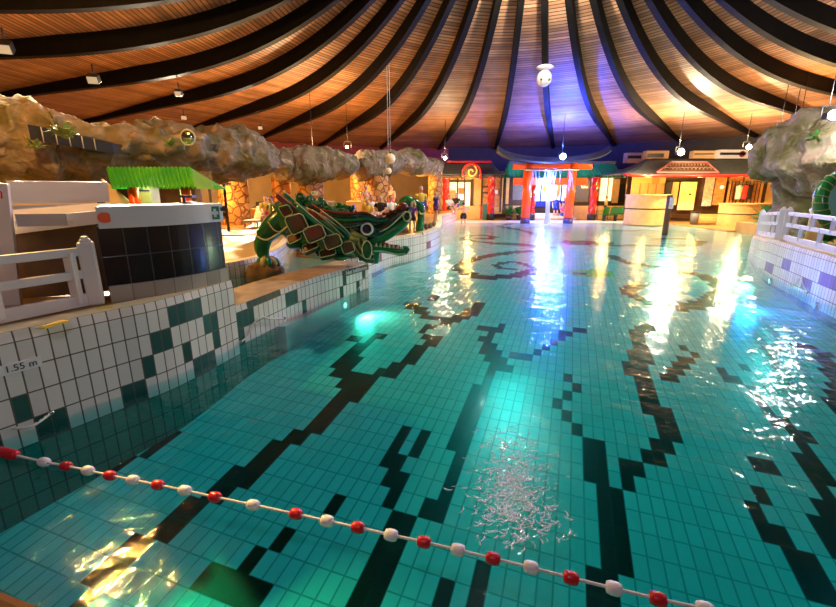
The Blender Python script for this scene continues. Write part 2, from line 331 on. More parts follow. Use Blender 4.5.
def smooth_path(P, n=6):                 # Catmull-Rom through points (tuples of any length)
    out = []
    for i in range(len(P) - 1):
        p0 = P[max(i - 1, 0)]; p1 = P[i]; p2 = P[i + 1]; p3 = P[min(i + 2, len(P) - 1)]
        for k in range(n):
            t = k / n
            out.append(tuple(.5 * (2 * b + (c - a) * t + (2 * a - 5 * b + 4 * c - d) * t * t + (3 * b - a - 3 * c + d) * t ** 3) for a, b, c, d in zip(p0, p1, p2, p3)))
    out.append(tuple(P[-1])); return out
def resample(P, step):
    P = [Vector(p) for p in P]; out = [P[0]]; acc = 0
    for a, b in zip(P, P[1:]):
        L = (b - a).length; d = step - acc
        while d <= L:
            out.append(a + (b - a) * (d / L)); d += step
        acc = L - (d - step)
    return out
# ================================================================ STRUCTURE
# ---- tent-like timber ceiling on an oval plan, with hanging curved beams
RX, RY, RR, RE, RROT = 3.6025, 15.4388, 16.477, .9926, .021
def prof(u):
    u = max(u, -.60)
    if u < 0: return 6.2276 + .6394 * u - .3254 * u * u
    return 6.2276 + .6394 * u + .8862 * u * u + 6.7505 * u ** 3
def roof_u(x, y):
    x -= RX; y -= RY; c, s = math.cos(RROT), math.sin(RROT)
    return 1 - math.hypot(x * c - y * s, (x * s + y * c) * RE) / RR
def roofpt(az, u, off=0.0):
    r = RR * (1 - u); a, b = r * math.sin(az), r * math.cos(az) / RE; c, s = math.cos(RROT), math.sin(RROT)
    return Vector((RX + a * c + b * s, RY - a * s + b * c, prof(u) + off))
def under_roof(px, py, drop=0.0):        # point where a line of sight meets the beams' level
    d = ray(px, py); s = 1.0
    while s < 70:
        p = Vector((0, 0, CAM_H)) + d * s; u = roof_u(p.x, p.y)
        if p.z > prof(u): break
        s += .02
    return p - Vector((0, 0, drop))
AZ = [.2098 + .1943 * (k - 7.5) - .0023 * (k - 7.5) ** 2 for k in range(-4, 17)]
AZ += [AZ[-1] + (AZ[0] + 2 * PI - AZ[-1]) * k / 12 for k in range(1, 12)]; NB = len(AZ); AZ.append(AZ[0] + 2 * PI)
UMIN, UMAX, NU = -.61, .93, 52
def OFF_(u): return .2 + .36 * min(max((u + .4) / .5, 0), 1)
OFF = .6
c = MB()
for k in range(NB):
    a0 = AZ[k]; a1 = AZ[k + 1]
    arc = [0]
    us = [UMIN + (UMAX - UMIN) * i / NU for i in range(NU + 1)]
    for i in range(NU): arc.append(arc[-1] + (roofpt(a0, us[i + 1]) - roofpt(a0, us[i])).length)
    o = len(c.v)
    for u in us: c.v += [roofpt(a0, u, OFF_(u)), roofpt(a1, u, OFF_(u))]
    for i in range(NU): c.face((o + 2 * i, o + 2 * i + 2, o + 2 * i + 3, o + 2 * i + 1), 0, [(k + .1, arc[i]), (k + .1, arc[i + 1]), (k + .9, arc[i + 1]), (k + .9, arc[i])])
o = len(c.v); c.v += [roofpt(AZ[k], UMAX, OFF_(UMAX)) for k in range(NB)]; c.face(range(o, o + NB), 0)
ceiling = struct(c, 'ceiling', strips)
for k in range(NB):
    a = AZ[k]; side = Vector((math.cos(a), -math.sin(a) / RE, 0)).normalized() * .13
    b = MB()
    us = [UMIN + .01 + (UMAX - UMIN) * i / 44 for i in range(45)]
    for u in us:
        p = roofpt(a, u); q = roofpt(a, u, OFF_(u) + .02); b.v += [p - side, p + side, q + side, q - side]
    for i in range(44):
        e = 4 * i
        for j in range(4): b.face((e + j, e + (j + 1) % 4, e + 4 + (j + 1) % 4, e + 4 + j), 0)
    b.face((0, 3, 2, 1), 0); b.face((176, 177, 178, 179), 0)
    b.build('beam', M['beam'], ceiling)
# ---- hall walls following the oval
def hall_wall(name, d0, d1, up='dark'):
    b = MB(); n = 24
    def fn(h):
        def g(i, j):
            az = math.radians(d0 + (d1 - d0) * i); p = roofpt(az, -.58); return (p.x, p.y, h[0] + (h[1] - h[0]) * j)
        return g
    b.grid(fn((-.1, 3.9)), n, 2, 0, False); b.grid(fn((3.9, 6.9)), n, 2, 1, False)
    return struct(b, name, [M['cream'], M[up]], solid=.2)
hall_wall('wall_left', -150, -3, 'red_dark'); hall_wall('wall_back', -3, 45); hall_wall('wall_right', 45, 140); hall_wall('wall_front', 140, 210)

# ---- pool: floor of light tiles with dark tree-like mosaics, rising to a beach
YAW = math.radians(19.0); ux = Vector((math.cos(YAW), -math.sin(YAW), 0)); vx = Vector((math.sin(YAW), math.cos(YAW), 0))
ZT = [(-50, -.95), (2.5, -.95), (4, -.78), (6, -.56), (8, -.40), (10, -.30), (13, -.19), (17, -.11), (22, -.055), (27, -.02), (30.5, 0), (32, .05), (99, .05)]
def zf(y):
    for (a, b), (c, d) in zip(ZT, ZT[1:]):
        if y <= c: return b + (d - b) * (y - a) / (c - a)
STROKES = [
(0.34, [(-2.6, 2.72), (-2.45, 3.15), (-2.21, 3.54), (-2.04, 3.72), (-1.88, 3.96), (-1.71, 4.13), (-1.64, 4.42), (-1.44, 4.62), (-1.17, 4.97), (-0.87, 5.63)]),
(0.36, [(-1.18, 5.22), (-0.89, 5.79), (-0.62, 5.99), (-0.37, 6.18), (-0.07, 6.77), (0.16, 7.17)]),
(0.22, [(0.16, 7.17), (0.33, 7.39), (0.11, 7.57), (0.06, 7.66), (0.17, 7.91), (0.35, 8.01)]),
(0.26, [(0.39, 8.36), (0.19, 8.6), (0.04, 9.0), (-0.09, 9.21), (-0.14, 9.43)]),
(0.3, [(0.33, 9.9), (0.36, 9.98)]),
(0.28, [(0.58, 8.24), (0.88, 8.48), (1.14, 8.86), (1.43, 9.43)]),
(0.5, [(-0.88, 5.68), (-1.07, 5.99), (-1.15, 6.41), (-1.11, 6.77)]),
(0.3, [(-1.11, 6.77), (-1.03, 7.17), (-1.16, 7.48)]),
(0.2, [(-0.87, 7.34), (-0.67, 7.62)]),
(0.16, [(-3.28, 4.13), (-3.11, 4.24)]),
(0.12, [(-3.11, 4.24), (-2.87, 4.71)]),
(0.2, [(-4.19, 4.29), (-4.03, 4.69), (-3.85, 5.1)]),
(0.2, [(-3.79, 4.54), (-3.7, 4.77)]),
(0.2, [(-1.89, 2.75), (-1.84, 2.78)]),
(0.26, [(-1.74, 2.81), (-1.5, 2.9), (-1.3, 3.12)]),
(0.3, [(-1.5, 2.9), (-1.34, 2.69)]),
(0.2, [(-1.48, 2.82), (-1.43, 2.99)]),
(0.13, [(-1.18, 3.18), (-1.15, 3.2)]),
(0.13, [(-0.9, 3.53), (-0.86, 3.55)]),
(0.3, [(0.93, 5.63), (0.58, 4.89), (0.48, 4.3), (0.32, 3.81), (0.12, 3.41)]),
(0.26, [(0.65, 5.19), (0.9, 5.6), (1.2, 6.31)]),
(0.45, [(1.3, 6.34), (1.27, 6.73), (1.24, 7.3)]),
(0.25, [(1.24, 7.3), (1.45, 7.81)]),
(0.25, [(1.22, 7.81), (1.24, 7.81)]),
(0.25, [(1.62, 7.91), (1.64, 7.91)]),
(0.25, [(1.57, 6.66), (1.79, 6.66), (2.04, 6.85), (2.27, 7.09), (2.58, 7.39)]),
(0.25, [(2.83, 7.71), (2.87, 7.71)]),
(0.25, [(3.09, 7.86), (3.11, 7.86)]),
(0.13, [(0.07, 4.81), (-0.05, 4.39)]),
(0.24, [(-0.18, 4.64), (-0.32, 4.13), (-0.23, 3.81), (-0.3, 3.54), (-0.18, 3.41), (-0.29, 3.08), (-0.43, 2.61)]),
(0.2, [(0.01, 3.39), (0.14, 3.55)]),
(0.14, [(0.22, 2.65), (0.2, 2.6)]),
(0.14, [(0.54, 2.83), (0.46, 2.63)]),
(0.3, [(4.46, 8.07), (4.04, 7.48), (3.75, 6.77), (3.45, 6.31), (3.29, 5.79), (3.12, 5.22)]),
(0.3, [(3.34, 5.68), (3.19, 5.19), (3.16, 4.89), (2.93, 4.54), (2.64, 4.3)]),
(0.22, [(2.64, 4.3), (2.36, 4.07), (2.17, 3.89)]),
(0.34, [(2.06, 4.37), (1.93, 3.86), (1.85, 3.54), (1.64, 2.99), (1.43, 2.51)]),
(0.2, [(1.92, 3.8), (1.98, 4.07), (1.99, 4.42), (1.94, 4.75)]),
(0.16, [(1.9, 5.0), (1.91, 5.0)]),
(0.16, [(1.83, 5.29), (1.84, 5.29)]),
(0.16, [(1.74, 5.53), (1.76, 5.53)]),
(0.16, [(2.09, 5.5), (2.1, 5.5)]),
(0.16, [(2.29, 5.68), (2.3, 5.68)]),
(0.16, [(2.27, 5.93), (2.29, 5.93)]),
(0.16, [(3.52, 7.21), (3.54, 7.21)]),
(0.16, [(3.55, 6.97), (3.57, 6.97)]),
(0.16, [(4.57, 7.01), (4.59, 7.01)]),
(0.16, [(4.64, 5.9), (4.66, 5.9)]),
(0.16, [(3.24, 3.68), (3.25, 3.68)]),
(0.16, [(2.05, 2.68), (2.06, 2.68)]),
(0.26, [(3.6, 5.9), (3.8, 5.96), (3.98, 6.14)]),
(0.2, [(3.98, 6.14), (4.17, 6.34), (4.39, 6.55), (4.61, 6.73)]),
(0.3, [(4.79, 5.63), (4.59, 5.04), (4.67, 4.75), (4.37, 4.19), (4.11, 3.72), (3.92, 3.35)]),
(0.2, [(4.68, 6.18), (4.77, 5.93), (4.77, 5.6)]),
(0.2, [(5.13, 6.31), (5.18, 6.34)]),
(0.3, [(6.7, 7.17), (6.82, 6.85), (6.47, 6.21), (5.58, 5.15)]),
(0.16, [(3.76, 4.1), (3.79, 4.11)]),
(0.15, [(3.53, 3.81), (3.43, 3.54)]),
(0.3, [(3.27, 3.41), (3.16, 3.15), (3.23, 3.08), (3.23, 2.89), (3.24, 2.73), (3.24, 2.57)]),
(0.3, [(3.74, 3.29), (3.64, 2.99)]),
(0.26, [(3.8, 13.07), (3.58, 13.37), (3.5, 14.03), (3.26, 14.38), (2.84, 14.2), (2.54, 13.79), (2.59, 13.22), (2.92, 13.07)]),
(0.5, [(3.8, 13.07), (3.34, 12.66), (2.86, 12.28), (2.32, 12.04), (1.83, 12.04), (1.54, 12.4), (1.31, 12.93), (1.28, 13.53), (1.58, 14.38), (2.13, 15.14), (2.96, 15.97), (3.97, 16.66), (5.01, 16.66)]),
(0.4, [(4.66, 18.93), (3.57, 18.93), (2.74, 19.6), (2.15, 20.7), (2.57, 21.92), (3.31, 22.37), (3.85, 21.5), (3.44, 20.7), (2.92, 20.93)]),
(0.9, [(3.65, 18.93), (4.5, 18.61), (5.32, 17.71)]),
(0.4, [(6.47, 29.78), (5.06, 27.78), (5.79, 25.55), (6.15, 23.86), (6.02, 21.09)]),
(0.4, [(7.05, 15.6), (6.97, 14.39), (7.24, 13.95), (7.53, 13.54)]),
(0.4, [(6.52, 11.31), (5.96, 11.24), (5.35, 10.69), (5.18, 10.13), (5.27, 9.73), (5.28, 9.54)]),
(0.5, [(8.08, 12.63), (8.28, 12.16), (8.06, 11.31), (7.6, 10.46), (6.82, 9.63), (6.16, 9.27), (5.79, 9.19)]),
(0.5, [(8.19, 18.23), (9.16, 18.46), (9.96, 18.23), (10.88, 18.23), (11.83, 18.46), (12.86, 19.52), (12.93, 20.61), (12.24, 20.8), (11.33, 20.61)]),
(0.5, [(11.06, 24.69), (12.56, 24.69)]),
(1.8, [(7.09, 19.27), (7.94, 19.27)])]  # last stroke: floor shadow laid as a patch of dark tiles

dark_cells = {}
TW, TL = .125, .25
def seg_d(p, a, b):
    ab = (b[0] - a[0], b[1] - a[1]); L = ab[0] ** 2 + ab[1] ** 2
    t = 0 if L == 0 else max(0, min(1, ((p[0] - a[0]) * ab[0] + (p[1] - a[1]) * ab[1]) / L))
    return math.hypot(p[0] - a[0] - ab[0] * t, p[1] - a[1] - ab[1] * t)
def mark(wd, pts, mi):
    for a, b in zip(pts, pts[1:]):
        cx = [p[0] * ux.x + p[1] * ux.y for p in (a, b)]; cy = [p[0] * vx.x + p[1] * vx.y for p in (a, b)]
        for i in range(int((min(cx) - wd) // TW), int((max(cx) + wd) // TW) + 1):
            for j in range(int((min(cy) - wd) // TL), int((max(cy) + wd) // TL) + 1):
                q = ux * ((i + .5) * TW) + vx * ((j + .5) * TL)
                if seg_d(q, a, b) < wd / 2 + .03: dark_cells[(i, j)] = mi
for wd, pts in STROKES: mark(wd * (.55 if pts[0][1] < 7.6 else .85), pts, 1)
mark(1.0, [(4.75, 12.55), (5.25, 12.6)], 2); mark(.3, [(5.3, 12.7), (5.65, 12.75)], 2); mark(.10, [(4.7, 12.5), (4.85, 12.45)], 1)
fl = MB()
i0, i1, j0, j1 = -100, 150, -14, 148
idx = {}
def fv(i, j):
    k = (i, j)
    if k not in idx:
        p = ux * (i * TW) + vx * (j * TL); p.z = zf(p.y); idx[k] = len(fl.v); fl.v.append(p)
    return idx[k]
for j in range(j0, j1):
    run = []
    for i in range(i0, i1):
        q = ux * ((i + .5) * TW) + vx * ((j + .5) * TL)
        if q.x < -6.5 or q.x > 17.5 or q.y < -2.5 or q.y > 32.2: continue
        fl.face((fv(i, j), fv(i + 1, j), fv(i + 1, j + 1), fv(i, j + 1)), dark_cells.get((i, j), 0), [(i * TW, j * TL), ((i + 1) * TW, j * TL), ((i + 1) * TW, (j + 1) * TL), (i * TW, (j + 1) * TL)])
struct(fl, 'floor_pool', [floor_tile, floor_dark, floor_yell])

# ---- plan of the pool's edges (outer faces)
LW = [(-4.9, 1.2), (-4.3, 2.4), (-3.95, 3.0), (-3.6, 3.6), (-3.22, 4.25), (-2.95, 4.7), (-2.75, 5.3), (-2.6, 5.85), (-2.45, 6.35), (-2.13, 7.5), (-1.75, 8.45), (-1.14, 9.75)]
lw = resample([(*p, 0) for p in smooth_path(LW, 8)], .125)
LW_T = min(range(len(lw)), key=lambda i: (lw[i].y - 5.9) ** 2)     # where the tall wall steps down
H_TALL, H_LOW = .95, .57
PN = [(-1.45, 10.3), (-1.5, 11.2), (-1.25, 12.0), (-.85, 13.2), (-.1, 14.4), (.52, 15.9), (.95, 18.0), (1.2, 21.9), (1.5, 26.1), (2.4, 29.8), (2.9, 32.5)]
RWL = [(7.2, 5.0), (7.45, 6.3), (7.95, 7.9), (8.6, 9.5), (9.3, 11.2), (10.1, 12.7), (11.0, 14.1), (11.5, 14.9)]
def tiled_strip(path, hts, rows, pattern, name, mats, cap=.12, thick=.25, sgn=1, label=None):
    """wall of standing tiles: path of points one tile apart, rows hang from the top edge"""
    b = MB(); n = len(path)
    nor = []
    for i in range(n):
        d = (path[min(i + 1, n - 1)] - path[max(i - 1, 0)]).normalized(); nor.append(Vector((-d.y, d.x, 0)) * sgn)   # away from the water
    for i in range(n - 1):
        edges = [0, cap - .02] + [cap - .02 + .25 * k for k in range(1, rows + 1)]
        for r in range(len(edges) - 1):
            mi = pattern(i, r); q = []
            for ii, e in ((i, edges[r + 1]), (i + 1, edges[r + 1]), (i + 1, edges[r]), (i, edges[r])):
                off = .015 if e == 0 else 0
                p = path[ii] + nor[ii] * off; q.append((p.x, p.y, hts[ii] - e))
            o = len(b.v); b.v += [Vector(x) for x in q]
            y0, y1 = (0, .25)
            b.face((o, o + 1, o + 2, o + 3) if sgn > 0 else (o + 3, o + 2, o + 1, o), mi, [(i * .125, y0), (i * .125 + .125, y0), (i * .125 + .125, y1), (i * .125, y1)] if sgn > 0 else [(i * .125, y1), (i * .125 + .125, y1), (i * .125 + .125, y0), (i * .125, y0)])
        q = []
        for ii, e in ((i, .015), (i + 1, .015), (i + 1, thick), (i, thick)):
            p = path[ii] + nor[ii] * e; q.append(Vector((p.x, p.y, hts[ii])))
        o = len(b.v); b.v += q; b.face((o, o + 1, o + 2, o + 3) if sgn > 0 else (o + 3, o + 2, o + 1, o), len(mats) - 1, [(i * .125, 0), (i * .125 + .125, 0), (i * .125 + .125, .25), (i * .125, .25)])
        q = []
        for ii, z in ((i, hts[i]), (i + 1, hts[i + 1]), (i + 1, -1.2), (i, -1.2)):
            p = path[ii] + nor[ii] * thick; q.append(Vector((p.x, p.y, z)))
        o = len(b.v); b.v += q; b.face((o, o + 1, o + 2, o + 3), 0, [(0, .02)] * 4)
    for ii in (0, n - 1):
        p = path[ii]; q = path[ii] + nor[ii] * thick; o = len(b.v)
        b.v += [Vector((p.x, p.y, -1.2)), Vector((q.x, q.y, -1.2)), Vector((q.x, q.y, hts[ii])), Vector((p.x, p.y, hts[ii]))]
        b.face((o, o + 1, o + 2, o + 3), 0, [(0, -1.2), (.25, -1.2), (.25, hts[ii]), (0, hts[ii])])
    return struct(b, name, mats)
# green tiles of the tall wall and the low wall, by the tile's column seen from the step
LPAT = set()
LPAT |= {('t', -8, 3), ('t', -5, 2), ('l', 11, 1), ('l', 3, 0), ('t', -9, 1), ('l', 31, 1), ('t', -20, 4), ('t', -7, 1), ('t', -7, 4), ('t', -4, 3), ('l', 2, 1), ('l', 0, 1), ('l', 5, 0), ('t', -10, 2), ('l', 7, 0), ('t', -5, 4), ('t', -14, 4), ('t', -23, 4), ('t', -13, 4), ('t', -4, 2), ('l', 2, 0), ('t', -11, 2), ('l', 14, 2), ('l', 4, 0), ('t', -8, 1), ('t', -6, 4), ('t', -19, 4), ('l', 29, 2), ('t', -6, 1), ('l', 1, 1), ('l', 12, 1), ('l', 10, 1), ('l', 25, 1), ('l', 6, 0), ('l', 8, 0), ('l', 0, 2), ('t', -12, 3), ('l', 24, 2), ('t', -21, 3)}

tall = lw[:LW_T + 1]; low = lw[LW_T:]
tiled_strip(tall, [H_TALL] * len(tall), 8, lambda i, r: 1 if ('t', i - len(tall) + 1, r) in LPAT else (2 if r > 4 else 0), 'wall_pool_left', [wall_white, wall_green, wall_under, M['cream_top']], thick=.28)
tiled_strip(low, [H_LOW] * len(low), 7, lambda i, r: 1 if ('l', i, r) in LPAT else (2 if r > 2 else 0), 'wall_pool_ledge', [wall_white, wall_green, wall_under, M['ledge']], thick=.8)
pn = resample([(*p, 0) for p in smooth_path(PN, 8)], .125)
def pen_pat(i, r):
    y = pn[i].y
    return 1 if r == 2 and (11.8 < y < 12.5 or 15.2 < y < 15.7 or 20 < y < 20.7) else (2 if r > 3 else 0)
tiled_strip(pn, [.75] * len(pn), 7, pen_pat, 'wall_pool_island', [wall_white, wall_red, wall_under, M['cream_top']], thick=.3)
rw = resample([(*p, 0) for p in smooth_path(RWL, 8)], .125)
rh = [.9 - .35 * min(max((p.y - 11.5) / 5.5, 0), 1) for p in rw]
def rpat(i, r):
    y = rw[i].y
    return 1 if ((r == 2 and (6.9 < y < 8.6 or 10.0 < y < 10.5)) or (r == 3 and (8.9 < y < 9.3 or 11.0 < y < 11.6))) else (2 if r > 4 else 0)
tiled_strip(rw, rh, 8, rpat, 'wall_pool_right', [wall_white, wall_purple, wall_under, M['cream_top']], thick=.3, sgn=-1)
# low tiled back wall of the small basin behind the ledge
BW = [(-6.2, 7.9), (-5.0, 8.2), (-4.0, 8.7), (-3.62, 9.5), (-3.55, 10.6), (-3.75, 12.2), (-4.05, 13.6), (-4.3, 15.2)]
bw = resample([(*p, 0) for p in smooth_path(BW, 8)], .125)
tiled_strip(bw, [.72] * len(bw), 4, lambda i, r: 0, 'wall_basin', [wall_white, M['cream_top']], thick=.2)
# ---- decks
deck = MB()
near = [(p.x - .25, p.y + .08) for p in lw[:LW_T + 1:4]]
deck.prism([(-5.3, -3)] + near + [(-3.0, 6.6), (-3.6, 7.3), (-5.0, 7.95), (-25, 7.4), (-25, -3)], -1.2, H_TALL - .004)
deck.prism([(p.x - .28, p.y + .05) for p in pn[16::6]] + [(2.6, 45), (-30, 45), (-30, 8.2)] + [(p.x - .1, p.y + .1) for p in bw[2:-1:4]] + [(-4.3, 15.2), (-2.2, 14.0)], -1.2, .715)
deck.prism([(p.x + .15, p.y - .1) for p in rw[::6]] + [(16, 17), (17.5, 24), (35, 24), (35, 0), (7.3, 0)], -1.2, .52)
deck.prism([(2.6, 32.0), (2.6, 46), (40, 46), (40, 23.9), (17.0, 23.9), (17.0, 32.0)], -.4, .045)
struct(deck, 'floor', [M['deck']])
# the pool edge beneath the photographer, its corner showing
ed = MB(); e0 = onz(-60, 563, .95); e1 = onz(160, 648, .95)
dd = (e1 - e0).normalized(); e0 = e0 - dd * 3.0; e1 = e1 + dd * 4.0; nn = Vector((dd.y, -dd.x, 0))
if nn.y > 0: nn = -nn
ed.prism([(e0.x, e0.y), (e1.x, e1.y), (e1.x + nn.x * 3, e1.y + nn.y * 3), (e0.x + nn.x * 3, e0.y + nn.y * 3)], -1.2, .95)
struct(ed, 'trim_near_edge', [mat('edge_terracotta', (.13, .055, .02), .45, .15, 4)], bevel=.03)
# ---- water
wt = MB()
poly = [(p.x - .02, p.y) for p in lw[::5]] + [(-1.3, 10.0)] + [(p.x - .03, p.y) for p in pn[::6]] + [(2.9, 32.0), (17.4, 32.0), (17.4, 24.0), (15.9, 17.1)] + [(p.x + .03, p.y) for p in reversed(rw[::6])] + [(7.0, -1.5), (-5.5, -1.5)]
wt.prism(poly, -1.25, 0.0)
tag(wt.build('pool_water', water_m), 'clear turquoise water filling the wave pool', 'water', kind='stuff')
wt = MB()
wt.prism([(p.x - .75, p.y + .3) for p in low[::5]] + [(-1.7, 10.3), (-1.7, 12.2), (-2.4, 14.3), (-4.2, 15.0)] + [(p.x + .01, p.y) for p in reversed(bw[1:-6:5])] + [(-4.6, 7.4)], -.3, .44)
tag(wt.build('basin_water', basin_m), 'shallow pale water in the small basin behind the dragon', 'water', kind='stuff')
bf = MB(); bf.prism([(-6.5, 6.8), (-2.2, 6.8), (-1.3, 9.6), (-1.3, 14.5), (-5, 15.8), (-6.5, 8.5)], -.5, -.02)
struct(bf, 'floor_basin', [floor_tile])

# white flecks modelled in place of a lamp's glint on the ripples
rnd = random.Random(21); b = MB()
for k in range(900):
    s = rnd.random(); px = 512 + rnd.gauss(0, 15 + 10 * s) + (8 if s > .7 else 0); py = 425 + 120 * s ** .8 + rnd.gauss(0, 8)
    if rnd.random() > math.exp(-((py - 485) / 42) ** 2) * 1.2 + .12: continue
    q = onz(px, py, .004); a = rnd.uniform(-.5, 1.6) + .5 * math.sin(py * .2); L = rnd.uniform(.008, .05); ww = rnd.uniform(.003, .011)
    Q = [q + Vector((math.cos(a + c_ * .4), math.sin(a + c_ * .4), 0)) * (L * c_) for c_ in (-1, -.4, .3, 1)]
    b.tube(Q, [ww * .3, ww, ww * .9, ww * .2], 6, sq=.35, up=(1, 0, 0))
tag(b.build('glint_flecks', painted_glint), 'white flecks modelled as lamp glints in the open middle of the near pool', 'painted_glint', kind='stuff')
# ================================================================ LAMPS
def flood(name, p, label, power, col, bulb, r=.13, group=None, target=None, cone=120, flip=-1):
    t = thing(name, p, label, 'lamp', group)
    p = Vector(p)
    b = MB(); b.box(p + Vector((0, .2, 0)), (r * 1.9, .2, r * 1.6)); b.bar(p + Vector((-.2, .24, 0)), p + Vector((-.2, .24, .3)), .03, .03); b.bar(p + Vector((.2, .24, 0)), p + Vector((.2, .24, .3)), .03, .03); b.bar(p + Vector((-.2, .24, .3)), p + Vector((.2, .24, .3)), .03, .03); b.tube([p + Vector((0, .24, .3)), Vector((p.x, p.y + .24, prof(roof_u(p.x, p.y + .24)) + OFF_(roof_u(p.x, p.y + .24)) + .03))], .014, 6)
    b.build('housing', M['metal'], t)
    b = MB(); b.sphere(p, (r * 1.3, r * .9, r * 1.3), 14, 10); b.build('lens', bulb, t)
    if target: light('SPOT', p + Vector((0, -.32, 0)), power, col, .12, t, p + Vector((0, -.32, 0)) + Vector(target), cone, .15)
    else: light('POINT', p + Vector((0, -.32, 0)), power, col, .12, t)
    return t
LAMPS = [
 ((312, 155), 23.0, 1100, WARM, 'bulb_w', 'bright warm floodlight in front of the rock cap behind the dragon', .13),
 ((681, 152), 27.2, 2400, (1, .8, .52), 'bulb_w', 'bright warm floodlight over the lattice gable of the dark roof', .15),
 ((749, 147), 26.5, 900, WARM, 'bulb_w', 'warm floodlight by the pale louvre box at the right', .11),
 ((784, 129), 20.5, 500, WARM, 'bulb_w', 'warm floodlight above the right rock, leftmost of its row', .08),
 ((796, 132), 20.0, 300, AMBER, 'bulb_w', 'amber floodlight in the middle of the row above the right rock', .06),
 ((802, 132), 19.6, 300, AMBER, 'bulb_w', 'amber floodlight at the right end of the row above the right rock', .06),
 ((834, 115), 14.5, 650, WHITE, 'bulb_w', 'bright white floodlight at the far right edge under the beams', .12),
 ((347, 147), 26.0, 250, AMBER, 'bulb_w', 'small amber lamp on the dark red wall above the rocks', .06),
 ((445, 158), 31.0, 500, WARM, 'bulb_w', 'small warm lamp on the red wall beside the grey pavilion roof', .08),
 ((563, 156.5), 29.1, 5500, BLUE, 'bulb_b', 'blue floodlight in front of the gate roof', .15, (0, -.5, .85)),
]
for (px, py), Y, pw_, col, bm, lab, r, *tg in LAMPS: flood('floodlight', at(px, py, Y), lab, pw_, col, M[bm], r, None, tg[0] if tg else None, 175)
# unseen hall lamps: apex and near left inferred from glints, others added as fill
for p, pw_, col in [((4.6, 17.5, 10.4), 3600, (1, .97, .9)), ((9.0, 21.0, 8.6), 2500, (1, .97, .9)), ((-6.6, 7.6, 6.0), 1000, AMBER), ((9.5, 4.5, 6.0), 350, (.7, .75, 1)), ((-1.5, -1.5, 5.6), 230, (.62, .72, 1))]:
    light('POINT', p, pw_, col, .12)
light('SPOT', (-6.6, 7.6, 6.25), 6000, (1, .66, .2), .1, None, (-1.4, 2.1, 0), 17, .9)
light('SPOT', at(563, 155, 30.9), 7000, BLUE, .12, None, at(563, 155, 30.9) + Vector((0, .5, 1)), 165, .4)  # second upward beam of the blue floodlight, added for the ceiling
light('POINT', at(548, 181, 29.2), 1300, (.10, .16, 1), .15)  # added blue fill under the gate beam, without a fixture
# lamps in the alcove ceiling and under the pavilion roofs
for px, py, Y, pw_, col in [(262, 186, 22.5, 420, AMBER), (340, 182, 25, 400, AMBER), (410, 184, 28, 400, AMBER), (215, 190, 18, 350, AMBER), (470, 182, 32, 250, AMBER), (610, 186, 32, 250, AMBER), (648, 186, 29.3, 160, AMBER), (700, 186, 29.4, 170, AMBER), (745, 190, 28.9, 170, AMBER), (150, 178, 11.0, 40, (.8, 1, .4)), (545, 195, 32.5, 450, (.45, .5, 1))]:
    light('POINT', at(px, py, Y), pw_, col, .15)

def can_spot(p, aim, label, power, col, s=1.0, lit=True):
    p = Vector(p); t = thing('ceiling_spotlight', p, label, 'spotlight', None)
    d = (Vector(aim) - p).normalized(); h = p + Vector((0, 0, -.38 * s))
    b = MB(); b.tube([p + Vector((0, 0, .06)), p, h], .025 * s, 8); b.bar(h - Vector((.17 * s, 0, 0)), h + Vector((.17 * s, 0, 0)), .03, .03); b.build('bracket', M['metal'], t)
    k = h + d * .05
    b = MB(); R = d.to_track_quat('Z', 'Y').to_matrix(); b.box(k + d * .02, (.34 * s, .26 * s, .30 * s), mtx=R); b.box(k - d * .18 * s, (.2 * s, .16 * s, .14 * s), mtx=R); b.build('housing', M['metal'], t, bevel=.015)
    e = k + d * .18 * s
    b = MB(); b.box(e, (.30 * s, .22 * s, .02), mtx=R); b.build('lens', mat('spot_lens', (.25, .22, .18), .2, emit=(1, .8, .5), estr=.35), t)
    if lit: light('SPOT', e + d * .22, power, col, .06, t, Vector(aim), 52, .8)
    return t
for (px, py), aim, pw_, lab, s in [((92, 66), (-9.5, 10.8, 3.0), 12000, 'square black spotlight hung from the second dark beam, nearest to the rock', 1.0),
        ((178, 84), (-9, 13.5, 3.2), 10000, 'small black spotlight under the beam above the rock canopy, aimed at the rock', .8),
        ((183, 111), (-7.5, 14, 3.2), 8000, 'small black spotlight hanging low just over the round mirror', .8),
        ((260, 122), (-7, 17, 3), 8000, 'thin dark spotlight beside the rock canopy tip, near the red wall', .8),
        ((2, 30), (-9, 8, 2.5), 2500, 'black spotlight cut off by the picture edge under the top beam', 1.0)]:
    can_spot(under_roof(px, py), aim, lab, pw_, (1, .8, .55), s)
# underwater lamps in the pool walls
def under_lamp(p, n, label, power, col, soft=False):
    p = Vector(p); n = Vector(n).normalized(); t = thing('underwater_lamp', p, label, 'pool light', None)
    b = MB(); b.tube([p - n * .05, p + n * .03], .085, 16); b.build('ring', M['steel'], t)
    b = MB(); b.tube([p + n * .03, p + n * .035], .065, 16); b.build('lens', M['bulb_u'] if col[0] > .5 else mat('bulb_under_blue', (.3, .4, 1), .3, emit=(.15, .2, 1), estr=1.5), t)
    if soft: light('POINT', p + n * 1.1, power, col, .2, t)
    else: light('SPOT', p + n * .5, power, col, .2, t, p + n * 2.2 - Vector((0, 0, 1.0)), 165, 1.0)


